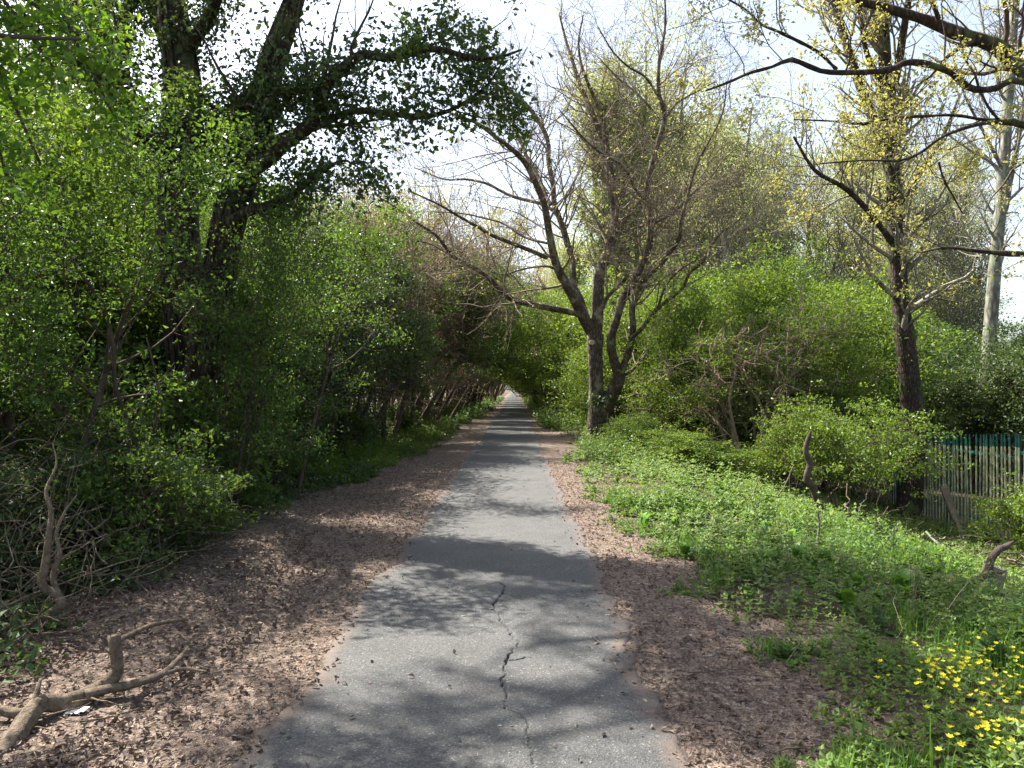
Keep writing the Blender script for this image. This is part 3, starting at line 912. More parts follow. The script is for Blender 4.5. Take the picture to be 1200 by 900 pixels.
# low undergrowth under the left trees
specs = [(0, 6.3, .8, .8, 'ivy'), (150, 6.6, .9, .8, 'hawdark'), (215, 7.6, .75, .7, 'hawdark'), (120, 7.2, 1.2, .9, 'hawdark'), (262, 9.2, .8, .75, 'hawdark'), (300, 11.2, .9, .8, 'hawdark'),
         (230, 9.6, 1.5, .9, 'haw'), (60, 8.8, 1.8, 1.1, 'hawdark'), (345, 15.5, 1.2, .9, 'ivy'), (395, 19, 1.3, 1.0, 'ivy'), (290, 14, 1.5, 1.1, 'ivy')]
lab = ["low ivy tangle behind the brushwood at the left edge", "dark bramble mound at the litter edge below the leaning sapling",
       "small dark bush nearest the path below the oak", "dark bramble behind the brushwood heap", "low bush hugging the litter edge beyond the oak",
       "dark low bush below the bright rounded hawthorn", "upright green bush right beside the oak trunk", "shaded bush between the two left hawthorns",
       "ivy mound at the foot of the first dark scrub tree", "ivy mound at the foot of the second dark scrub tree", "ivy mound deep behind the rounded hawthorn"]
for (px, D, h, sp, mt), lb in zip(specs, lab):
    putp({'ivy': 'ivymound', 'hawdark': 'bramble', 'haw': 'bramblegreen'}[mt], "bramble", px, D, h, sp, lb, "shrub")

# ---------------------------------------------------------------- left: dark scrub trees along the path
rowsL = [(-4.6, 15.0, 4.9, 2.1), (-4.3, 18.5, 5.2, 2.2), (-4.0, 22.5, 5.6, 2.3), (-3.9, 27, 5.9, 2.4), (-3.7, 32, 6.2, 2.6), (-3.6, 38, 6.6, 2.8), (-3.6, 45, 7, 2.9)]
labs = ["first dark ivy-grown scrub tree beyond the bright hawthorn", "second dark ivy-grown scrub tree along the left of the path", "third dark scrub tree, leaning toward the path",
        "fourth dark scrub tree on the left verge", "fifth dark scrub tree where the canopy starts to close", "sixth scrub tree on the left before the green tunnel", "seventh scrub tree on the left, at the mouth of the green tunnel"]
for i, ((x, y, h, sp), lb) in enumerate(zip(rowsL, labs)):
    put('scrub' if i in (0, 1) else 'scrubgreen' if i < 3 else 'archdark', "scrub_tree", x, y, h + .6 * (i > 2), sp, lb, "tree", "dark scrub trees lining the left of the path")
for i, (x, y) in enumerate([(-5.0, 12.8), (-6.2, 16.8), (-5.8, 20.5), (-5.6, 25), (-5.5, 30), (-5.5, 36)]):
    put('scrub', "scrub_tree", x, y, 3.6 + .25 * i, 2.1, ["low dark scrub filling in behind the rounded hawthorn", "low dark scrub behind the first scrub tree", "low dark scrub behind the second scrub tree",
        "low dark scrub behind the third scrub tree", "low dark scrub behind the fourth scrub tree", "low dark scrub behind the fifth scrub tree"][i], "tree", "low dark scrub in the second row on the left")
for i, y in enumerate([14.6, 18, 22, 26.5, 31, 36, 42]):
    put(('ivymound', 'bramble')[i % 2], "bramble", -4.4 + .12 * i, y, .9, .95, ["low dark bramble at the foot of the first left scrub tree", "low dark bramble at the foot of the second left scrub tree", "low dark bramble between the second and third left scrub trees", "low dark bramble at the foot of the fourth left scrub tree",
        "low dark bramble at the foot of the fifth left scrub tree", "low dark bramble just before the sixth left scrub tree", "farthest low dark bramble, by the mouth of the green tunnel"][i], "shrub", "brambles along the foot of the left scrub")
put('thorn', "thorn_tree", -6.2, 20, 7.0, 3.0, "grey-brown leafless thorn tree showing above the dark scrub", "tree")
put('thorn', "thorn_tree", -4.6, 26, 7.6, 3.2, "second leafless thorn, nearer the path, above the dark scrub", "tree")
put('thorn', "thorn_tree", -4.4, 35, 8.8, 3.6, "third leafless thorn, farthest, above the dark scrub", "tree")
for i, (kd, x, y, h) in enumerate([('greenwood', -11, 21, 9), ('woodland', -15, 27, 13), ('greenwood', -10.5, 34, 9.5), ('greenwood', -14, 15, 7.2), ('greenwood', -9.5, 15.5, 8.2), ('woodland', -20, 22, 12), ('woodland', -19, 38, 14), ('greenwood', -14, 46, 11), ('greenwood', -24, 52, 14)]):
    put(kd, "woodland_tree", x, y, h, 4.4,
        ["mid-green woodland tree glimpsed through the left thicket", "tall dark woodland tree behind the oak", "green woodland tree behind the leafless thorns", "low green woodland tree at the far left edge",
         "green woodland tree just left of and behind the oak", "deep woodland tree beyond the far left edge", "deep dark woodland tree beyond the thorns", "green tree far behind the left scrub", "farthest green tree behind the left scrub"][i], "tree")

# ---------------------------------------------------------------- both sides: the far green tunnel
for i, y in enumerate([44, 50, 56, 63, 71, 80, 90, 102, 116, 132, 150, 172, 198, 226]):
    put('arch', "tunnel_tree", -3.9 + (.5 if y > 55 else 0) - rng.random() * .4, y, (7.4 + (1.2 if y > 55 else 0)) * rng.uniform(.9, 1.12), (3.2 + (.8 if y > 55 else 0)) * rng.uniform(.95, 1.15), "leafy tree arching over the distant path from the left", "tree", "trees forming the distant green tunnel, left side")
    if i > 0:
        put('archfresh', "tunnel_tree", 4.3 - (.4 if y > 60 else 0) + rng.random() * .4, y - 3, (7.4 + (1.2 if y > 60 else 0)) * rng.uniform(.9, 1.12), (3.1 + (.8 if y > 60 else 0)) * rng.uniform(.95, 1.15), "leafy tree arching over the distant path from the right", "tree", "trees forming the distant green tunnel, right side")
for x, y, s_ in ((-12, 66, 1.1), (-9, 82, 1.2), (-13, 100, 1.4), (-9, 130, 1.5), (11, 62, .95), (15, 74, 1.1), (12, 92, 1.1), (9, 120, 1.2), (-7, 262, 2.0), (5, 275, 2.0), (14, 255, 2.2), (-18, 250, 2.4), (24, 66, 1.1), (33, 60, 1.2), (28, 80, 1.4), (20, 50, .7), (30, 44, .75), (38, 52, 1.0)):
    put('greenwood', "backdrop_tree", x, y, 9 * s_, 3.9 * s_, "taller leafy tree standing behind the tunnel and shrubs", "tree", "leafy trees standing far behind on both sides")

# second dark trunk at the right edge of the path
plant("verge_tree", (1.75, 58, 0), 1, 9.5, 2.6, 60, 300, 6000, .10, M['fresh'], M['bark'], "dark straight trunk close to the path, beyond the bare tree", "tree", r0=.26, cs=.2, t1=.45)

# ---------------------------------------------------------------- right: shrubs
putp('elder', "elder_shrub", 878, 19.5, 4.1, 2.1, "many-stemmed shrub with a tangle of bare brown branches right of the bare tree", "shrub")
putp('elder', "elder_shrub", 800, 23.5, 2.6, 1.8, "lower brown twiggy shrub between the bare tree and the many-stemmed shrub", "shrub")
putp('elder', "elder_shrub", 935, 22.0, 3.6, 2.0, "brown twiggy shrub behind the low flat-topped bush", "shrub")
big = [('fresh', 925, 21.5, 5.4, 2.2, "bright lime-green bush between the many-stemmed shrub and the fence-side trunk"), ('fresh', 830, 22, 5.0, 1.9, "bright lime-green bush rising behind the twiggy shrubs"), ('fresh', 760, 28, 5.6, 3.0, "bright green bush behind the bare tree's trunk"), ('fresh', 850, 25, 6.6, 3.1, "bright green leafy tree behind the bare-branched shrub"),
       ('fresh', 955, 24.5, 6.9, 3.4, "broad bright green tree left of the dark fence-side trunk"), ('fresh', 690, 36, 6.2, 2.9, "bright green bush seen left of the bare tree's limbs"),
       ('green', 1015, 29, 6.6, 3.2, "green tree deeper behind the fence"), ('fresh', 655, 44, 7.2, 2.6, "bright green bush overhanging the path right of the distant trunk"),
       ('green', 905, 33, 8.0, 3.6, "tall green tree filling the gap behind the bright green trees"), ('green', 800, 36, 7.4, 3.4, "green tree behind the twiggy shrub"),
       ('fresh', 735, 31, 4.0, 2.6, "low bright bush close behind the bare tree's trunk")]
for kd, px, D, h, sp, lb in big:
    putp(kd, "hawthorn", px, D, h, sp, lb, "tree")
putp('holly', "holly_bush", 1130, 26, 4.0, 3.0, "dark glossy bush behind the green metal fence", "shrub")
putp('holly', "holly_bush", 1225, 24, 4.6, 3.0, "dark bush behind the fence at the right edge", "shrub")
putp('holly', "holly_bush", 1060, 31, 4.8, 3.2, "dark bush behind the fence-side trunk", "shrub")
putp('hawdark', "holly_bush", 905, 26.0, 2.9, 2.0, "dark green bush behind the foot of the many-stemmed shrub", "shrub")
putp('hawdark', "holly_bush", 945, 29.5, 2.3, 1.6, "dark green bush against the shaded stretch of fence", "shrub")
putp('hawdark', "holly_bush", 835, 28.0, 3.0, 2.2, "dark green bush behind the lower twiggy shrub", "shrub")
putp('hawdark', "holly_bush", 1010, 27.0, 2.4, 1.6, "dark green bush just behind the shaded stretch of fence", "shrub")
putp('green', "tall_bush", 1110, 34, 5.6, 3.0, "mid-green bush between the fence-side trunk and the pale trunk", "shrub")
putp('green', "tall_bush", 1215, 36, 6.2, 3.0, "mid-green bush right of the pale trunk", "shrub")
putp('lowbush', "low_bush", 995, 15.0, 2.0, 1.2, "low flat-topped leafy bush in front of the fence's shaded stretch", "shrub")
putp('lowbush', "low_bush", 952, 16.0, 1.7, .9, "small leafy bush beside the dark crooked stem", "shrub")
putp('palebush', "low_bush", 1215, 13.0, 1.75, .85, "pale green bush hanging over the fence at the right edge", "shrub")
putp('lowbush', "low_bush", 745, 20.5, .9, .9, "leafy bush just right of the bare tree's base", "shrub")
putp('palebush', "low_bush", 800, 17.5, .9, 1.0, "low pale bush before the lower twiggy shrub", "shrub")
putp('palebush', "low_bush", 860, 16.5, .8, 1.0, "low pale bush before the many-stemmed shrub", "shrub")
plant("amber_shrub", (21.2, 38, -1.85), 4, 4.6, 1.3, 40, 150, 1500, .10, M['amber'], M['twigdark'], "small orange-leaved shrub glowing behind the fence", "shrub", r0=.03)

# fence-side tree: ivy-dark trunk with pale upper limbs
fx, fy = 10.35, 20.6
fb = (fx, fy, float(gz(fx, fy)))
ft = thing("fence_side_tree", fb, "tall straight tree with a dark ivy-streaked trunk rising beside the fence", "tree")
w = Wood(); PR = []; RRr = []
for rows, dd, k in (
    ([(1062, 620, 15), (1068, 540, 13), (1067, 470, 12), (1060, 400, 11), (1054, 340, 10), (1050, 280, 9), (1046, 210, 8), (1041, 140, 7.5), (1036, 60, 7), (1030, -20, 6), (1026, -110, 4)], 0, 12),
    ([(1044, 190, 6), (1028, 150, 6), (1012, 110, 5.5), (998, 70, 5), (985, 30, 4.5), (970, -30, 3.5), (960, -80, 2)], 1.5, 8),
    ([(1040, 130, 5), (1052, 80, 4.5), (1060, 30, 4), (1070, -30, 3)], -1, 7),
    ([(1050, 290, 4), (1020, 250, 3.5), (990, 220, 3), (955, 200, 2.2), (930, 160, 1.4)], -1.5, 6),
    ([(1048, 250, 3), (1080, 200, 2.6), (1105, 160, 2), (1125, 110, 1.2)], 1.0, 6),
    ([(1034, 100, 4), (1015, 60, 3), (1008, 10, 2.5), (1000, -40, 1.5)], -1.5, 6)):
    P, r = trace(rows, fy, dd)
    w.add(P[None], r[None], k, .12)
    a, b = rs(P, r, 18); PR.append(a); RRr.append(b)
w.obj("trunk", M['bark'], ft)
PR = np.array(PR); RRr = np.array(RRr)
lw = Wood()
P1, R1 = grow(PR, RRr, 130, 2.4, (25, 60), .12, .14, 8, .3, 1, .4, .3, .006); lw.add(P1, R1, 4)
P2, R2 = grow(P1, R1, 700, 1.0, (25, 60), .08, .2, 5, .1, 1, .6, .4, .005); lw.add(P2, R2, 3)
lw.obj("twig", M['barkglare'], ft, kind="stuff")
iv = PR[0][4:13]; iv = np.repeat(iv, 120, 0) + rng.normal(size=(9 * 120, 3)) * [.17, .17, .5]
leafobj("ivy", iv, .09, M['hawdark'], ft, .4, kind="stuff")
leafobj("crown", cluster(along(P2, 2600, .3), 4, .12), .08, M['ochre'], ft, kind="stuff")

# pale birch beyond the fence
bx = thing("birch_tree", at(1160, 560, 30) * [1, 1, 0] + [0, 0, -1.85], "pale grey-white trunk standing behind the fence near the right edge", "tree")
w = Wood(); PR = []; RRr = []
for rows, dd, k in (
    ([(1150, 540, 11), (1152, 480, 10.5), (1158, 420, 10.5), (1163, 350, 10), (1168, 290, 9.5), (1174, 220, 9), (1179, 150, 8.5), (1184, 80, 7.5), (1190, 0, 6), (1196, -90, 4)], 0, 12),
    ([(1170, 268, 5), (1180, 225, 5), (1190, 180, 4.5), (1200, 120, 4), (1215, 60, 3)], 1, 6),
    ([(1176, 200, 3.5), (1150, 150, 2.6), (1130, 110, 2), (1112, 50, 1.2)], -2, 6),
    ([(1182, 120, 3.2), (1160, 70, 2.6), (1150, 20, 2), (1140, -50, 1.2)], 2, 6)):
    P, r = trace(rows, 30, dd)
    r = r * .72
    w.add(P[None], r[None], k, .05)
    a, b = rs(P, r, 18); PR.append(a); RRr.append(b)
w.obj("trunk", M['birch'], bx)
PR = np.array(PR); RRr = np.array(RRr); lw = Wood()
P1, R1 = grow(PR, RRr, 90, 3, (25, 60), .12, .14, 8, .35, 1, .35, .3, .007); lw.add(P1, R1, 4)
P2, R2 = grow(P1, R1, 500, 1.3, (25, 60), .02, .2, 5, .1, 1, .6, .4, .006); lw.add(P2, R2, 3)
lw.obj("twig", M['barkglare'], bx, kind="stuff")

# ---------------------------------------------------------------- right background: poplars and bare trees
for i, (x, y, h, sp, lb) in enumerate([(6.4, 44, 26, 4.2, "tall poplar in pale yellow-green young leaf behind the bare tree"), (10.2, 46, 27, 4.4, "tall pale yellow-green poplar, second from the left"),
                         (3.6, 66, 18, 3.4, "shorter pale green poplar above the green tunnel"), (14.5, 52, 27, 4.8, "tall pale yellow-green poplar, rightmost"), (8.6, 54, 28, 5.0, "pale yellow-green poplar standing behind the others"),
                         (12.6, 60, 30, 5.2, "pale yellow-green poplar deep behind, between the two right ones"), (18.5, 62, 28, 5.0, "pale poplar mixed in among the leafless trees"),
                         (12.8, 43, 22, 4.2, "nearer, shorter pale poplar rising behind the bright green bushes"), (24.5, 56, 27, 5.0, "pale poplar between the fence-side trunk and the pale grey trunk")]):
    put('poplar', "poplar", x, y, h, sp, lb, "tree")
for i, (x, y, h, sp) in enumerate([(17, 43, 19, 4.4), (21.5, 46, 21, 4.8), (12.0, 36, 15, 3.6), (27, 50, 21, 4.8), (16.5, 60, 25, 5), (24, 66, 26, 5.5), (33, 62, 25, 5.5), (20.5, 36, 15, 3.8), (12.5, 58, 24, 4.6), (9, 38, 15, 3.0)]):
    put('leafless', "leafless_tree", x, y, h, sp,
            ["pale leafless tree with upswept twigs left of the fence-side trunk", "pale leafless tree between the fence-side trunk and the pale birch trunk", "slim grey leafless tree behind the bright green trees",
             "pale leafless tree behind the birch", "tall leafless tree between the poplars and the fence-side trunk", "far leafless tree behind the fence-side trunk", "far leafless tree at the right edge",
             "short leafless tree just behind the fence", "leafless tree mixed in with the poplars", "slender leafless tree right of the bare tree's limbs"][i], "tree")
for i, (x, y, h) in enumerate([(-8, 60, 16.0), (-2.5, 80, 19), (-13, 54, 15), (-6.5, 46, 11.5), (3, 100, 20), (-15, 68, 18)]):
    put('budding', "budding_tree", x, y, h, 5.6 if i != 3 else 4.0,
        ["brownish tree with yellow buds above the left scrub", "yellowish tree low in the sky over the distant path", "brown budding tree behind the oak's right limbs", "short budding tree over the end of the left scrub",
         "budding tree over the path's far end, behind the bare tree", "far brown budding tree behind the oak"][i], "tree")
plant("amber_tree", (-3.6, 60, 0), 3, 9.6, 2.2, 80, 400, 7000, .13, M['amber'], M['elder'], "small golden-yellow tree peeping above the left scrub", "tree", r0=.12, up=.1, t1=.5, cs=.3)

# ---------------------------------------------------------------- overhanging oak at top right (trunk outside the frame)
xo, yo = 7.3, 8.4
ro = thing("overhanging_oak", (xo, yo, float(gz(xo, yo))), "oak whose dark mossy limbs with yellow buds reach in at the top right", "tree")
w = Wood(); PR = []; RRr = []
tp = np.array([[xo, yo, gz(xo, yo) - .2, .36], [xo + .05, yo, .6, .30], [xo, yo, 2.5, .27], [xo + .05, yo + .1, 5, .22], [xo + .2, yo + .3, 8, .14], [xo + .1, yo + .1, 11, .06]], float)
S = spline(tp, 24); w.add(S[None, :, :3], S[None, :, 3], 16, .14)
oak2 = [
    ([(1380, 230, 13), (1290, 165, 12), (1225, 112, 10.5), (1195, 80, 10), (1170, 56, 9.5), (1148, 47, 8.5), (1118, 38, 8), (1088, 25, 7.5), (1050, 13, 6.5), (1012, 3, 5.5), (975, -5, 5), (930, -30, 3), (880, -60, 2)], .2, 9),
    ([(1380, 210, 9), (1290, 150, 8), (1200, 96, 4.5), (1165, 104, 4.5), (1138, 104, 5), (1115, 86, 4.5), (1090, 76, 4.5), (1062, 73, 4.2), (1042, 82, 4), (1005, 85, 3.8), (965, 84, 3.5), (940, 74, 3.2), (925, 70, 3), (903, 79, 2.6), (880, 85, 2.2), (852, 97, 1.8), (822, 108, 1)], -.8, 8),
    ([(980, 81, 2.6), (960, 62, 2.4), (935, 48, 2.3), (910, 36, 2), (893, 29, 1.8), (875, 12, 1.6), (855, 0, 1.4), (835, -12, 1)], -.8, 6),
    ([(1380, 220, 8), (1290, 180, 7), (1200, 146, 5), (1178, 143, 4.6), (1150, 140, 3), (1120, 135, 2.4), (1085, 136, 2), (1050, 138, 1.8), (1010, 145, 1.6), (975, 142, 1.3), (930, 140, .8)], .5, 7),
    ([(1175, 143, 3), (1150, 145, 2.6), (1122, 153, 2.4), (1100, 163, 2.2), (1080, 178, 2), (1055, 188, 1.7), (1010, 188, 1.3), (960, 192, .8)], -.4, 6),
    ([(1148, 105, 2), (1158, 125, 2), (1170, 140, 2)], 0, 6),
    ([(1100, 22, 3.5), (1095, 8, 3), (1088, -5, 2.6), (1075, -40, 2)], -.2, 6),
    ([(1380, 300, 7), (1280, 298, 5), (1200, 298, 4), (1165, 296, 3.2), (1135, 293, 2.6), (1108, 290, 2), (1080, 296, 1)], .3, 7),
    ([(1100, 190, 1.8), (1106, 210, 1.6), (1118, 232, 1.4), (1128, 250, 1)], 0, 5),
]
for rows, dd, k in oak2:
    P, r = trace(rows, 8.0, dd)
    r = r * .86 * (1 + .10 * rng.normal(size=len(r)))
    w.add(P[None], r[None], k, .1)
    a, b = rs(P, r, 20); PR.append(a); RRr.append(b)
hp, hr = [], []
for k in range(12):
    a = k / 12 * 6.28; s = S[rng.integers(14, 22), :3]
    rad = rng.uniform(2.2, 4.2)
    e = s + [math.cos(a) * rad, math.sin(a) * rad, rng.uniform(.8, 2.4)]
    q = spline(np.column_stack([[s, (s + e) / 2 + rng.normal(size=3) * .3, e], [.09, .06, .02]]), 20)
    w.add(q[None, :, :3], q[None, :, 3], 6, .1); hp.append(q[:, :3]); hr.append(q[:, 3])
w.obj("trunk", M['bark'], ro)
PR = np.concatenate([np.array(PR), np.array(hp)]); RRr = np.concatenate([np.array(RRr), np.array(hr)])
lw = Wood()
P1, R1 = grow(PR, RRr, 150, 1.1, (30, 70), .03, .2, 7, .3, 1, .4, .3, .004); lw.add(P1, R1, 4)
P2, R2 = grow(P1, R1, 480, .5, (30, 70), .02, .25, 5, .1, 1, .6, .4, .003); lw.add(P2, R2, 3)
lw.obj("twig", M['twigdark'], ro, kind="stuff")
leafobj("crown", cluster(along(P2, 3600, .3), 7, .045), .030, M['ochre'], ro, kind="stuff")

# bright maple spray at the upper left corner, near the camera
xm, ym = -4.9, 4.4
mp = thing("maple", (xm, ym, float(gz(xm, ym))), "bright green maple sprays hanging in at the upper left corner", "tree")
w = Wood()
tr_ = spline(np.array([[xm, ym, -.3, .12], [xm + .1, ym, 1.5, .10], [xm + .1, ym + .1, 3.2, .08], [xm + .3, ym, 5.5, .05], [xm + .5, ym, 7.5, .02]]), 18)
w.add(tr_[None, :, :3], tr_[None, :, 3], 10, .1)
hp, hr = [], []
for k in range(16):
    s = tr_[rng.integers(7, 17), :3]; a = rng.uniform(-1.5, 1.9)
    rad = rng.uniform(.9, 2.1); e = s + [math.cos(a) * rad, math.sin(a) * rad, rng.uniform(-.2, .8)]
    if k % 2: e = np.array([rng.uniform(-3.2, -2.35), rng.uniform(4.1, 5.0), rng.uniform(2.8, 4.1)])
    q = spline(np.column_stack([[s, (s + e) / 2 + [0, 0, .15], e], [.03, .02, .008]]), 12)
    w.add(q[None, :, :3], q[None, :, 3], 6); hp.append(q[:, :3]); hr.append(q[:, 3])
P1, R1 = grow(np.array(hp), np.array(hr), 120, .55, (30, 70), -.02, .2, 6, .2, 1, .5, .3, .003); w.add(P1, R1, 4)
w.obj("trunk", M['twigdark'], mp)
C = cluster(along(P1, 1500, .2), 6, .07)
leafobj("crown", C, .042, M['maple'], mp, kind="stuff", ratio=.8)

# ---------------------------------------------------------------- palisade fence
FX = 11.0; Y0, Y1 = 12.2, 46.0
fz = float(gz(FX, 20))
fence = thing("palisade_fence", (FX, Y0, -1.85), "green-topped metal palisade fence with pale algae-streaked bars below the embankment", "fence")
# one pale: W section with a pointed top, facing the path (-x)
prof = [(-.026, .010), (-.018, .010), (-.008, -.010), (.008, -.010), (.018, .010), (.026, .010)]   # (along y, out x)
hgt = 2.45
levels = [(.0, 1), (1.0, 1), (1.97, 1), (2.16, 1), (2.25, 1), (2.33, 1), (hgt, .15)]
V = []; Qd = []; mi = []
for s_ in (0, 1):
    for z_, f in levels:
        for a_, o_ in prof:
            V.append((o_ + .003 * s_, a_ * f, z_))
nl_, np_ = len(levels), len(prof)
for s_ in (0, 1):
    for i in range(nl_ - 1):
        for j in range(np_ - 1):
            a = s_ * nl_ * np_ + i * np_ + j
            q = (a, a + 1, a + 1 + np_, a + np_)
            Qd.append(q if s_ else q[::-1]); mi.append(0 if i < 3 else 1)
pale_me = mesh_np("pale", np.array(V), np.array(Qd), mats=[M['pale'], M['green']], mi=mi)


def boxv(x0, x1, y0, y1, z0, z1):
    V = np.array([(x, y, z) for x in (x0, x1) for y in (y0, y1) for z in (z0, z1)], float)
    Q = np.array([(0, 1, 3, 2), (4, 6, 7, 5), (0, 4, 5, 1), (2, 3, 7, 6), (0, 2, 6, 4), (1, 5, 7, 3)])
    return V, Q


ny = int((Y1 - Y0) / .142)
for i in range(ny):
    y = Y0 + i * .142
    o = bpy.data.objects.new("pale", pale_me); COL.objects.link(o); o.parent = fence
    z = float(gz(FX, y)) + 1.85
    o.location = (-.012, y - Y0, z - .05 + rng.normal() * .006)
    o.rotation_euler = (rng.normal() * .012, rng.normal() * .012, rng.normal() * .09)
V, Q = boxv(.012, .055, 0, 2.72, 0, .055); rail_me = mesh_np("rail", V, Q, mats=[M['green']])
V1, Q1 = boxv(.06, .16, -.045, -.037, -.3, 2.4); V2, Q2 = boxv(.06, .16, .037, .045, -.3, 2.4); V3, Q3 = boxv(.105, .113, -.036, .036, -.3, 2.4)
post_me = mesh_np("post", np.concatenate([V1, V2, V3]), np.concatenate([Q1, Q2 + 8, Q3 + 16]), mats=[M['darkgreen']])
k = 0
y = Y0 + 2.0
while y < Y1:
    o = bpy.data.objects.new("post", post_me); COL.objects.link(o); o.parent = fence
    z = float(gz(FX, y)) + 1.85
    o.location = (0, y - Y0, z)
    for zz in (.42, 1.98):
        o = bpy.data.objects.new("rail", rail_me); COL.objects.link(o); o.parent = fence; o.location = (0, y - Y0 - 2.74, z + zz)
    y += 2.75

# ---------------------------------------------------------------- ground cover
def scatter(n, x0, x1, y0, y1, thr=.3, ypow=1.6):
    y = y0 + (y1 - y0) * rng.random(n) ** ypow
    x = x0 + (x1 - x0) * rng.random(n)
    k = cover(x, y) > thr
    x, y = x[k], y[k]
    return np.stack([x, y, gz(x, y)], 1)


# right verge: tufts of weeds whose height follows a patchy map
def verge(name, n, x0, x1, y0, y1, size, mat, hmax, k, label, thr=.3, cs=.05, ypow=1.6, sel=None):
    P = scatter(n, x0, x1, y0, y1, thr, ypow)
    h = hmax * (.25 + .95 * vnoise(P[:, 0], P[:, 1], .9)) * np.clip(cover(P[:, 0], P[:, 1]) + .1, .25, 1)
    if sel is not None:
        m = sel(P); P = P[m]; h = h[m]
    C = cluster(P, k, cs)
    C[:, 2] = gz(C[:, 0], C[:, 1]) + np.repeat(h, k) * rng.random(len(C)) ** .6 + .01
    return leafobj(name, C, size, M[mat], None, 1.6, kind="stuff", label=label)


def tiers(P, h, nt_, per, size, ratio=.6):
    """leafy upright stems: whorls of leaves up each stem"""
    n = len(P)
    lean = rng.normal(size=(n, 2)) * .22
    out = []
    for i in range(nt_):
        f = (i + .5 + rng.random(n) * .5) / nt_
        c = P + np.stack([lean[:, 0] * h * f, lean[:, 1] * h * f, h * f], 1)
        a0 = rng.random(n) * 6.28
        for j in range(per):
            a = a0 + j * 6.28 / per + rng.normal(size=n) * .3
            d = nrm(np.stack([np.cos(a), np.sin(a), rng.uniform(-.35, .55, n) + .5 * f], 1))
            b = np.stack([-np.sin(a), np.cos(a), 0 * a], 1)
            u = np.cross(d, b) * -1
            s = (size * (1.15 - .6 * f) * rng.uniform(.6, 1.35, n))[:, None]
            out.append(np.stack([c, c + d * s * .45 + b * s * ratio * .5 + u * s * .1, c + d * s, c + d * s * .45 - b * s * ratio * .5 + u * s * .1], 1))
    V = np.concatenate(out).reshape(-1, 3)
    return V, np.arange(len(V)).reshape(-1, 4)


def stand(n, x0, x1, y0, y1, hmax, nt_, per, size, mat, label, thr=.1, ypow=1.4, fn=None, bare=.46):
    P = scatter(n, x0, x1, y0, y1, thr, ypow)
    x, y = P[:, 0], P[:, 1]
    hm = vnoise(x + 3, y, 1.0) * .6 + vnoise(x, y + 8, .35) * .55
    keep = hm > bare
    if fn is not None: keep &= fn(P)
    P = P[keep]; hm = hm[keep]
    h = hmax * (.15 + 1.1 * np.clip(hm - bare, 0, 1)) * np.clip(cover(P[:, 0], P[:, 1]) * .9 + .25, .3, 1) * rng.uniform(.5, 1.7, len(P)) * np.where(P[:, 1] < 26, 1 - .55 * sstep((P[:, 0] - 3.5) / 2), 1)
    V, Q = tiers(P, h, nt_, per, size)
    link("weeds", mesh_np("weeds", V, Q, mats=[M[mat]]), kind="stuff", label=label)


thin_near = lambda P: (P[:, 1] > 7) | (rng.random(len(P)) < .35 + .65 * (vnoise(P[:, 0] + 7, P[:, 1], .5) > .45))
patch = lambda P: vnoise(P[:, 0] + 40, P[:, 1], 1.3) > .45
stand(1500, 1.4, 10, 3.5, 22, .80, 6, 4, .085, 'haw', "tall dark-leaved nettles standing up here and there on the right verge", fn=lambda P: vnoise(P[:, 0] + 60, P[:, 1], .8) > .62)
stand(1800, 1.2, 4, 2.8, 6, .30, 3, 4, .035, 'fresh', "yellow-green foliage among the yellow flowers", fn=lambda P: P[:, 0] > .35 * P[:, 1], bare=.2)
stand(7600, .95, 8.5, 2.8, 11, .42, 4, 3, .052, 'weed', "green leafy weeds covering the right verge near the camera", fn=thin_near, ypow=1.2, bare=.40)
stand(2600, .95, 8.5, 2.8, 11, .60, 5, 3, .062, 'weedp', "taller paler weeds dotted over the right verge", fn=patch, ypow=1.2)
stand(6500, 1.0, 11, 9, 24, .75, 4, 3, .09, 'weed', "green weeds covering the right verge around the bare tree", ypow=1.2)
stand(3800, 1.0, 11, 8, 24, .75, 4, 3, .085, 'weedp', "paler nettles patching the right verge", fn=patch)
stand(4500, 1.0, 11, 17, 34, .75, 4, 3, .10, 'fresh', "bright nettles in the sun behind the bare tree", bare=.2)
stand(3500, .95, 8, 30, 110, 1.0, 4, 2, .2, 'fresh', "distant bright weeds along the right of the path", bare=.1)
stand(4500, -4.5, -2.0, 13, 40, .38, 4, 3, .085, 'fresh', "bright weeds at the foot of the left scrub", bare=.3)
stand(2500, -8, -1.5, 38, 120, .6, 4, 3, .2, 'haw', "distant weeds along the left of the path", bare=.1)
stand(2500, -6.5, -2.4, 5, 14, .25, 3, 3, .05, 'hawdark', "dark leafy weeds under the left hawthorns", bare=.3)
P = scatter(9000, .9, 9, 2.8, 14, -.1, 1.3)
P = P[(vnoise(P[:, 0] + 7, P[:, 1], .5) > .40)]
C = cluster(P, 4, .05); C[:, 2] = gz(C[:, 0], C[:, 1]) + .01 + .03 * rng.random(len(C))
leafobj("ground_cover", C, .034, M['weed'], None, 2.0, kind="stuff", label="tiny low leaves creeping over the litter on the right")
P = scatter(7000, -6.5, -2.3, 3.2, 15, .15, 1.0)
C = cluster(P, 5, .07); C[:, 2] = gz(C[:, 0], C[:, 1]) + .02 + .2 * rng.random(len(C)) * (.2 + vnoise(C[:, 0], C[:, 1], .5))
leafobj("ground_ivy", C, .052, M['ivy'], None, 1.4, kind="stuff", label="dark ivy carpeting the ground under the left trees")
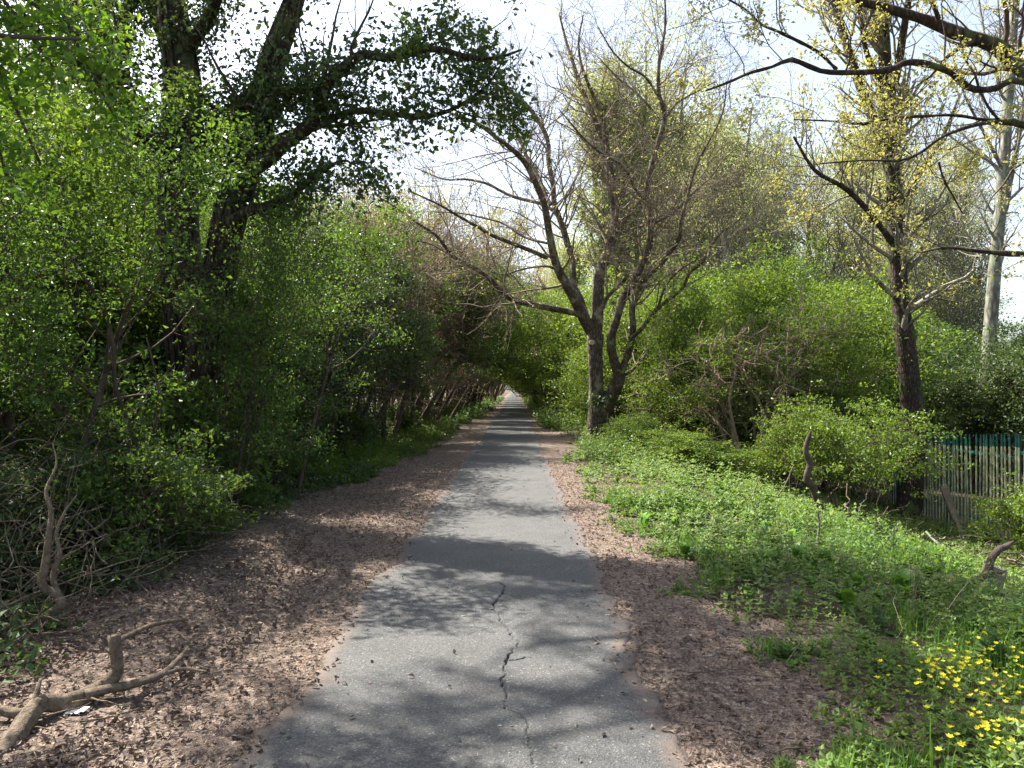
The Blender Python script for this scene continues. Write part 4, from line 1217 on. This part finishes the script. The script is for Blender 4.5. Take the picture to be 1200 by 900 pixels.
# grass blades on the right
P = scatter(9000, 1.0, 7, 3.0, 12, .2, 1.3)
P = P[vnoise(P[:, 0] + 13, P[:, 1] + 5, .7) > .5]
def blades(P, h, w, lean=.35):
    n = len(P)
    a = rng.random(n) * 6.28; d = np.stack([np.cos(a), np.sin(a), 0 * a], 1); s = np.stack([-np.sin(a), np.cos(a), 0 * a], 1)
    hh = (h * rng.uniform(.5, 1.3, n))[:, None]; ll = (lean * rng.uniform(.2, 1.3, n))[:, None] * hh
    z = np.array([0, 0, 1.0])
    V = np.stack([P - s * w, P + s * w, P + s * w * .8 + z * hh * .6 + d * ll * .4, P - s * w * .8 + z * hh * .6 + d * ll * .4, P + z * hh + d * ll], 1).reshape(-1, 3)
    o = np.arange(n)[:, None] * 5
    return V, o + np.array([[0, 1, 2, 3]]), o + np.array([[3, 2, 4]])
V, Q, T = blades(cluster(P, 4, .03), .13, .0035)
V[:, 2] += .0
link("grass", mesh_np("grass", V, Q, T, mats=[M['grass']]), kind="stuff")

# fallen sticks among the ivy before the fence
n = 90
P0 = np.stack([rng.uniform(5, 10.4, n), rng.uniform(9, 20, n), np.zeros(n)], 1); P0[:, 2] = gz(P0[:, 0], P0[:, 1]) + rng.uniform(.02, .3, n)
d = nrm(np.stack([rng.normal(size=n), rng.normal(size=n), rng.normal(size=n) * .35 + .1], 1)); L = rng.uniform(.4, 1.7, n)
P = np.stack([P0 + d * (L * j / 7)[:, None] + rng.normal(size=(n, 3)) * .035 for j in range(8)], 1)
P[..., 2] = np.maximum(P[..., 2], gz(P[..., 0], P[..., 1]) + .02)
V, Q, T = tubes(P, np.outer(rng.uniform(.006, .017, n), np.linspace(1, .4, 8)), 5, cap=False)
link("fallen_sticks", mesh_np("fallen_sticks", V, Q, mats=[M['dead']], smooth=True), kind="stuff", label="fallen sticks lying among the ivy before the fence")

# dry stalks poking out of the verge
n = 260
P0 = scatter(n * 2, 1.5, 9, 4, 20, .3, 1.3)[:n]; n = len(P0)
d = nrm(np.stack([rng.normal(size=n) * .4, rng.normal(size=n) * .4, np.ones(n)], 1)); L = rng.uniform(.2, .7, n)
P = np.stack([P0 + d * (L * j / 5)[:, None] + rng.normal(size=(n, 3)) * .012 for j in range(6)], 1)
V, Q, T = tubes(P, np.outer(rng.uniform(.002, .0045, n), np.linspace(1, .5, 6)), 4, cap=False)
link("dry_stalks", mesh_np("dry_stalks", V, Q, mats=[M['twig']], smooth=True), kind="stuff", label="dry stalks poking out of the right verge")

# broad-leaved upright weeds, one object each
def dock_mesh(seed):
    n = 14
    V, Q, T = [], [], []
    base_ = np.zeros((n, 3)); base_[:, :2] = rng.normal(size=(n, 2)) * .02
    a = rng.random(n) * 6.28
    k = 0
    for i in range(n):
        d = np.array([math.cos(a[i]), math.sin(a[i]), 0]); s = np.array([-d[1], d[0], 0]); L = rng.uniform(.12, .26); wv = L * .16
        pts_ = [base_[i] + d * L * f + np.array([0, 0, L * g]) for f, g in ((0, 0), (.12, .45), (.3, .8), (.62, .95))]
        ws = [.003, wv, wv * .9, .002]
        for p, w_ in zip(pts_, ws):
            V += [p - s * w_ + [0, 0, w_ * .3], p, p + s * w_ + [0, 0, w_ * .3]]
        for j in range(3):
            o = k + j * 3
            Q += [(o, o + 1, o + 4, o + 3), (o + 1, o + 2, o + 5, o + 4)]
        k += 12
    return mesh_np("dock_plant", np.array(V), np.array(Q), mats=[M['grass']])


docks = [dock_mesh(i) for i in range(4)]
n_ = 0
while n_ < 60:
    px, py = rng.uniform(745, 1150), rng.uniform(575, 720)
    p = ground_at(px, py)
    if cover(p[0], p[1]) < .2: continue
    s = rng.uniform(.45, .95)
    o = link("dock_plant", docks[n_ % 4], loc=tuple(p), label="upright bright green broad-leaved weed on the right verge", category="plant", group="broad-leaved weeds on the right verge")
    o.scale = (s, s, s); o.rotation_euler = (0, 0, rng.random() * 6); n_ += 1

# yellow flowers, bottom right
def flower_mesh():
    V, T, mi = [], [], []
    Q = []
    st_ = [(-.002, 0, 0), (.002, 0, 0), (.004, .003, .16), (0, .003, .16)]
    V += st_; Q.append((0, 1, 2, 3)); mi.append(1)
    for i in range(6):
        a = i / 6 * 6.28; c, s = math.cos(a), math.sin(a); o = len(V)
        V += [(.002, .003, .16), (.013 * c - .007 * s, .013 * s + .007 * c, .168), (.024 * c, .024 * s, .170), (.013 * c + .007 * s, .013 * s - .007 * c, .168)]
        Q.append((o, o + 1, o + 2, o + 3)); mi.append(0)
    return mesh_np("yellow_flower", np.array(V), np.array(Q), mats=[M['petal'], M['grass']], mi=mi)


fm = flower_mesh()
for i in range(190):
    c = [(1105, 785, 28, 12), (1172, 860, 26, 28), (1185, 770, 40, 35), (1130, 805, 50, 36)][i % 4]
    px, py = rng.normal(c[0], c[2]), rng.normal(c[1], c[3])
    if px > 1260 or py < 735 or py > 960: continue
    p = ground_at(px, py + 30)
    o = link("yellow_flower", fm, loc=tuple(p), label="small bright yellow flower in the green patch at the lower right", category="flower", group="yellow flowers at the lower right")
    s = rng.uniform(.45, .8); o.scale = (s, s, rng.uniform(.7, 1.3)); o.rotation_euler = (rng.normal() * .25, rng.normal() * .25, rng.random() * 6)

# dead leaves and fragments on the strips
n = 72000
y = 2.6 + 14 * rng.random(n) ** 1.7
x = rng.uniform(-4.5, 3.2, n)
e0, e1 = path_edges(y)
onp = (x > e0 + .03) & (x < e1 - .03)
edge = np.minimum(np.abs(x - e0), np.abs(x - e1))
keep = (~onp | (rng.random(n) < .75 * np.exp(-edge / .085) + .007)) & (cover(x, y) < .9)
x, y = x[keep], y[keep]
z = np.where((x > -1.1) & (x < .6), .008, gz(x, y) + .004) + rng.random(len(x)) * .012
leafobj("leaf_litter", np.stack([x, y, z], 1), .022, M['litter'], None, 2.2, kind="stuff", fold=.22, var=.7)
n = 9000
y = 2.8 + 7 * rng.random(n) ** 1.4; x = rng.uniform(-4.2, -1.6, n) + .0
P = np.stack([x, y, gz(x, y) + .012 + rng.random(n) * .015], 1)
P = P[(vnoise(x, y, .7) > .35)]
leafobj("leaf_litter", P, .036, M['litter'], None, 1.6, kind="stuff", fold=.2, var=.4)

# ---------------------------------------------------------------- dead wood
def woodthing(name, paths, mat, label, cat, k=8, rough=.1, twigs=0, tl=.3, group=None):
    P0 = None; w = Wood(); pp, rr = [], []
    for rows in paths:
        S = spline(np.array(rows, float), max(8, 4 * len(rows)))
        w.add(S[None, :, :3], np.maximum(S[None, :, 3], .002), k, rough)
        a, b = rs(S[:, :3], S[:, 3], 12); pp.append(a); rr.append(b)
        if P0 is None: P0 = S[0, :3]
    th = thing(name, P0, label, cat, group)
    w.obj("branch", M[mat], th)
    if twigs:
        tw = Wood(); a, b = grow(np.array(pp), np.array(rr), twigs, tl, (30, 70), .05, .25, 6, .2, 1, .16, .3, .0018); tw.add(a, b, 4)
        tw.obj("twig", M[mat], th, kind="stuff")
    return th


def px3(px, py, D, r): return (*at(px, py, D), r * D / F)


woodthing("fallen_branch", [
    [px3(-60, 960, 3.25, 15), px3(0, 890, 3.42, 14), px3(25, 853, 3.6, 12), px3(45, 826, 3.75, 10), px3(75, 824, 3.85, 9.5), px3(105, 813, 3.95, 9.5), px3(124, 802, 4.0, 8.5), px3(137, 788, 4.0, 7), px3(136, 765, 4.0, 6.5), px3(133, 745, 4.0, 7)],
    [px3(100, 815, 3.9, 6), px3(124, 808, 3.95, 5.5), px3(155, 802, 4.02, 5), px3(190, 790, 4.12, 4), px3(213, 768, 4.35, 2.5), px3(220, 758, 4.45, 1)],
    [px3(188, 791, 4.12, 2.2), px3(215, 784, 4.18, 2), px3(242, 787, 4.16, 1)],
    [px3(138, 752, 4.05, 4), px3(148, 746, 4.2, 3), px3(180, 732, 4.5, 2.5), px3(218, 726, 4.9, 1.4)],
    [px3(48, 826, 3.75, 6), px3(20, 836, 3.75, 6), px3(-30, 822, 3.8, 5)],
    [px3(40, 832, 3.7, 3), px3(43, 812, 3.75, 3), px3(48, 795, 3.8, 1.5)]],
    'dead', "thick forked dead branch lying on the leaf litter at the lower left corner", "branch", 14, .22, 16, .35)
woodthing("fallen_branch", [
    [px3(-40, 775, 4.9, 6.5), px3(0, 752, 4.95, 6.5), px3(30, 735, 5.0, 6), px3(55, 722, 5.0, 5.5), px3(72, 708, 5.0, 5.5), px3(66, 697, 5.0, 5), px3(50, 686, 5.0, 5), px3(54, 660, 5.0, 4.5), px3(57, 630, 5.0, 3.6), px3(60, 600, 5.05, 2.8), px3(54, 575, 5.1, 2), px3(66, 545, 5.2, 1.3), px3(62, 520, 5.3, .6)],
    [px3(70, 700, 5.0, 3.5), px3(62, 675, 5.05, 3.2), px3(70, 650, 5.1, 2.8), px3(66, 625, 5.2, 2), px3(76, 600, 5.3, 1.4), px3(90, 580, 5.4, .6)]],
    'dead', "crooked zigzag dead branch standing up beside the brushwood at the left edge", "branch", 10, .12, 22, .5)
woodthing("curved_twig", [[px3(-60, 905, 3.6, 2), px3(30, 890, 3.55, 2.2), px3(70, 872, 3.7, 2.2), px3(105, 855, 3.85, 2.4), px3(120, 825, 4.05, 2), px3(138, 812, 4.2, 1.6)], [px3(80, 867, 3.75, 1.5), px3(78, 880, 3.65, 1.5), px3(62, 895, 3.6, 1)]],
          'dead', "thin pale curved twig looping beneath the thick forked branch", "twig", 6, 0, 5, .2)
woodthing("curved_twig", [[(*ground_at(120, 678), .006), px3(140, 673, 6.0, 1.8), px3(160, 682, 5.9, 1.8), (*(ground_at(182, 704) + [0, 0, .01]), .003)], [px3(125, 680, 6.1, 1.5), px3(150, 672, 6.2, 1.5), (*(ground_at(180, 683) + [0, 0, .01]), .003)]],
          'dead', "pale arched twig on the litter above the forked branch", "twig", 6, 0)

# brushwood heap left
n = 620
bx_ = rng.uniform(-4.6, -2.75, n); by = rng.uniform(4.6, 8.0, n)
keep = bx_ < -2.6 - .10 * (by - 4)
bx_, by = bx_[keep], by[keep]; n = len(bx_)
h = rng.random(n) ** 1.3 * np.clip((-bx_ - 2.6) * .75, .1, 1.15)
p0 = np.stack([bx_, by, gz(bx_, by) + h], 1)
d = nrm(np.stack([rng.normal(size=n), rng.normal(size=n) * .8, rng.normal(size=n) * .6 + .15], 1))
L = rng.uniform(.2, .95, n)
P = np.empty((n, 8, 3)); P[:, 0] = p0
for j in range(1, 8):
    d = nrm(d + rng.normal(size=(n, 3)) * .24); P[:, j] = P[:, j - 1] + d * (L / 7)[:, None]
P[..., 2] = np.maximum(P[..., 2], gz(P[..., 0], P[..., 1]) + .01)
rr = np.outer(rng.uniform(.002, .008, n), np.linspace(1, .4, 8))
V, Q, T = tubes(P, rr, 5, cap=False)
link("brushwood", mesh_np("brushwood", V, Q, mats=[M['dead']], smooth=True), kind="stuff", label="tangle of pale dead sticks under the left hawthorns")
# twigs strewn on litter and at the foot of the left scrub and right verge
n = 500
y = 3 + 17 * rng.random(n) ** 1.3; side = rng.random(n)
x = np.where(side < .6, rng.uniform(-4.5, -1.3, n), rng.uniform(.8, 7, n))
a = rng.random(n) * 6.28; L = rng.uniform(.06, .4, n)
P = np.stack([np.stack([x + np.cos(a + .25 * j) * L * j / 4, y + np.sin(a + .25 * j) * L * j / 4, np.zeros(n)], 1) for j in range(5)], 1)
P[..., 2] = gz(P[..., 0], P[..., 1]) + .012 + (rng.random((n, 1)) * .02)
V, Q, T = tubes(P, np.outer(rng.uniform(.0015, .004, n), np.ones(5)), 4, cap=False)
link("strewn_twigs", mesh_np("strewn_twigs", V, Q, mats=[M['dead']], smooth=True), kind="stuff")

# right: snag, leaning board, stump, logs, sticks
g0 = ground_at(966, 612); Ds = g0[1]
woodthing("dead_snag", [[(*(g0 - [0, 0, .1]), .07 * Ds / 12)] + [px3(a, b, Ds, r) for a, b, r in ((964, 602, 4.4), (957, 585, 3.8), (953, 572, 4.2), (945, 560, 3.6), (949, 545, 3.9), (944, 528, 3.3), (948, 512, 2.6), (950, 504, .6))],
                        [px3(960, 603, Ds, 3), px3(975, 607, Ds - .1, 3), px3(985, 605, Ds - .2, 2)]],
          'twigdark', "dark crooked dead stem standing in front of the low flat-topped bush", "dead stem", 9, .15)
g1 = ground_at(958, 655)
woodthing("pale_stick", [[(*g1, .012), px3(957, 640, g1[1] + .1, 1.3), px3(960, 615, g1[1] + .2, 1.3), px3(958, 600, g1[1] + .2, 1)]], 'dead', "thin pale stick leaning against the foot of the dark dead stem", "stick", 6, 0)
g2 = ground_at(1050, 645)
woodthing("broken_stump", [[(*(g2 - [0, 0, .1]), .07), px3(1043, 636, g2[1], 6), px3(1034, 625, g2[1], 5), px3(1029, 618, g2[1], 3.6), px3(1026, 609, g2[1], .8)], [px3(1041, 634, g2[1], 1.5), px3(1050, 622, g2[1], 1.2), px3(1054, 610, g2[1], .5)]], 'twigdark', "short dark broken stump tilting left on the green slope", "stump", 9, .2)


def board(name, p0, p1, wd, th_, mat, label, cat):
    p0, p1 = np.array(p0), np.array(p1)
    T_ = nrm(p1 - p0); A = nrm(np.cross(T_, [0, 1, 0.001])); B = np.cross(T_, A)
    V = []
    for f in np.linspace(0, 1, 7):
        p = p0 + (p1 - p0) * f
        for s1, s2 in ((-1, -1), (1, -1), (1, 1), (-1, 1)):
            V.append(p + A * s1 * wd / 2 * rng.uniform(.93, 1.03) + B * s2 * th_ / 2 * rng.uniform(.9, 1.05) + (T_ * rng.uniform(-.02, .03) if f in (0, 1) else 0))
    Q = []
    for j in range(6):
        for i in range(4):
            a = j * 4 + i; b = j * 4 + (i + 1) % 4
            Q.append((a, b, b + 4, a + 4))
    Q += [(3, 2, 1, 0), (24, 25, 26, 27)]
    V = np.array(V)
    o = link(name, mesh_np(name, V - p0, np.array(Q), mats=[M[mat]]), loc=tuple(p0), label=label, category=cat)
    return o


g3 = ground_at(1128, 625)
board("timber_post", g3 - [0, 0, .1], at(1105, 569, g3[1]), .17, .08, 'plank', "weathered timber post leaning left in front of the pale fence bars", "post")
g3b = ground_at(1136, 640)
board("thin_board", g3b - [0, 0, .1], at(1112, 590, g3b[1]), .05, .03, 'plank', "slim grey board propped below the leaning timber post", "board")
g4 = ground_at(1156, 690)
board("cut_stump", g4 - [0, 0, .1], at(1166, 664, g4[1]), .17, .14, 'plank', "square weathered block sitting under the curved dark branch", "stump")
woodthing("curved_branch", [[px3(1130, 684, g4[1] - .05, 4), px3(1150, 678, g4[1] - .1, 4.5), px3(1158, 668, g4[1] - .1, 4.5), px3(1162, 655, g4[1] - .1, 4.2), px3(1170, 645, g4[1] - .05, 4), px3(1180, 640, g4[1], 3.4), px3(1188, 634, g4[1], .8)], [px3(1158, 668, g4[1] - .1, 2), px3(1168, 672, g4[1] - .1, 1.4), px3(1180, 668, g4[1] - .05, .8)]],
          'twigdark', "dark curved branch bending up to the right beside the square block", "branch", 9, .1)
g5 = ground_at(1145, 706)
woodthing("lying_log", [[px3(1135, 698, g5[1], 5), px3(1165, 703, g5[1], 5.5), px3(1200, 709, g5[1] + .05, 5), px3(1240, 716, g5[1] + .1, 5)]], 'dead', "short brown log lying at the right edge below the square block", "log", 10, .12)
for rows, lb in ((((1085, 625), (1100, 640), (1125, 658)), "long pale stick slanting down in front of the leaning post"),
                 (((977, 658), (992, 668), (1008, 682)), "pale thin stick lying on the green slope below the dark stem"),
                 (((1060, 605), (1078, 590), (1085, 580)), "pale stick slanting up before the fence-side trunk")):
    q = ground_at(*rows[-1]) if rows[0][1] < rows[-1][1] else ground_at(*rows[0])
    woodthing("pale_stick", [[px3(a, b - 2, q[1] + (.5 - i * .25 if rows[0][1] < rows[-1][1] else 0), 1.3) for i, (a, b) in enumerate(rows)]], 'birch', lb, "stick", 6, 0)

# a few long thin arching sticks around the elder shrub
for i, (a, b, c, d_) in enumerate(((905, 590, 930, 545), (868, 600, 890, 560), (820, 575, 800, 545))):
    q = ground_at(a, b)
    woodthing("pale_stick", [[(*q, .012), px3((a + c) / 2 + 3, (b + d_) / 2, q[1], .9), px3(c, d_, q[1], .7)]], 'dead',
              ["thin pale stick right of the foot of the many-stemmed shrub", "thin pale stick at the foot of the many-stemmed shrub", "thin pale stick at the foot of the lower twiggy shrub"][i], "stick", 5, 0)

# stones and scraps
def stone_mesh(s):
    r_ = np.random.default_rng(s)
    bm_v = []
    n = 8
    for z_, f in ((0, .8), (.35, 1), (.75, .75), (1, .25)):
        for i in range(n):
            a = i / n * 6.28
            q = f * (1 + .25 * r_.normal() * .5)
            bm_v.append((math.cos(a) * q, math.sin(a) * q * .7, z_ * .55))
    Q = [(j * n + i, j * n + (i + 1) % n, (j + 1) * n + (i + 1) % n, (j + 1) * n + i) for j in range(3) for i in range(n)]
    T = [(24, 24 + i, 25 + i) for i in range(1, 7)]
    return mesh_np("stone", np.array(bm_v), np.array(Q), np.array(T), mats=[M['stone']])


sm = [stone_mesh(i) for i in range(4)]
stones = [(461, 617, .03, "flat pale chip at the left edge of the asphalt"), (543, 723, .017, "small pale stone on the asphalt left of the crack"), (712, 722, .022, "flat grey stone at the right edge of the asphalt"),
          (833, 769, .03, "largest pale stone on the litter right of the path"), (736, 653, .024, "pale chip on the right litter strip level with the crack's start"), (524, 659, .010, "tiny pale pebble on the asphalt beyond the crack"),
          (586, 852, .013, "small dark-edged pebble near the crack's lower end"), (595, 801, .012, "tiny pebble beside the lower half of the crack"), (706, 817, .012, "tiny pebble on the sunny right half of the asphalt"),
          (402, 723, .013, "small pebble at the left asphalt edge"), (807, 858, .014, "small stone on the right litter near the bottom edge"), (450, 651, .010, "tiny pale pebble near the left asphalt edge"), (613, 521, .05, "")]
for i, (px, py, s, lb) in enumerate(stones[:-1]):
    D = F * CAMH / (py - CY); x_ = (px - CX) / F * D
    z_ = .006 if -1.1 < x_ < .68 else float(gz(x_, D))
    o = link("stone", sm[i % 4], loc=(x_, D, z_), label=lb, category="stone")
    o.scale = (s, s, s * .6); o.rotation_euler = (0, 0, rng.random() * .6)
# white scrap of paper under the forked branch
p = ground_at(90, 838)
V, Q = grid(np.linspace(-.05, .05, 7), np.linspace(-.03, .03, 5), lambda x, y: .012 + .012 * np.sin(x * 60) * np.cos(y * 50) + .01 * (x > .03))
V2 = V.copy(); V2[:, 2] -= .0015
link("paper_scrap", mesh_np("paper_scrap", np.concatenate([V, V2]), np.concatenate([Q, Q[:, ::-1] + len(V)]), mats=[M['paper']], smooth=True), loc=tuple(p), label="crumpled white scrap of paper lying under the thick forked branch", category="litter")

# ---------------------------------------------------------------- white van at the far end
vx, vy = 1.2, 248.0
van = thing("parked_van", (vx, vy, 0), "white van parked across the far end of the path", "van")
V1, Q1 = boxv(-2.3, 1.3, -.9, .9, .4, 2.2)
hood = np.array([(1.3, -.9, .4), (1.3, .9, .4), (2.4, .9, .4), (2.4, -.9, .4), (1.3, -.9, 2.15), (1.3, .9, 2.15), (1.75, .85, 1.35), (1.75, -.85, 1.35), (2.35, .85, 1.1), (2.35, -.85, 1.1)], float)
# simple nose: profile extrusion
pf = [(-2.4, .4), (2.35, .4), (2.4, 1.0), (1.75, 1.25), (1.2, 2.1), (-2.2, 2.25), (-2.4, 2.0)]
V = np.array([(a, s_, b) for s_ in (-.95, .95) for a, b in pf], float)
Q = [(i, (i + 1) % 7, 7 + (i + 1) % 7, 7 + i) for i in range(7)]
T = [(0, i, i + 1) for i in range(1, 6)] + [(7, 8 + i, 7 + i) for i in range(1, 6)]
link("body", mesh_np("body", V + [vx, vy, 0], np.array(Q), np.array(T), mats=[M['vanw']]), van)
V, Q = boxv(.25, 1.25, -.97, -.955, 1.35, 1.95); link("window", mesh_np("window", V + [vx, vy, 0], Q, mats=[M['glass']]), van)
V, Q = boxv(-.9, .1, -.97, -.955, .6, 1.95); link("side_door", mesh_np("side_door", V + [vx, vy, 0], Q, mats=[M['glass']]), van)
for wx in (-1.5, 1.5):
    for wy in (-.85, .85):
        P = np.array([[[wx, wy - .11, .36], [wx, wy + .11, .36]]]); V, Q, T = tubes(P + [vx, vy, 0], np.array([[.36, .36]]), 14)
        link("wheel", mesh_np("wheel", V, Q, T, mats=[M['rubber']]), van)

print("TRIS", sum(len(o.data.loops) - 2 * len(o.data.polygons) for o in SC.objects if o.type == 'MESH'), "OBJ", len(SC.objects))
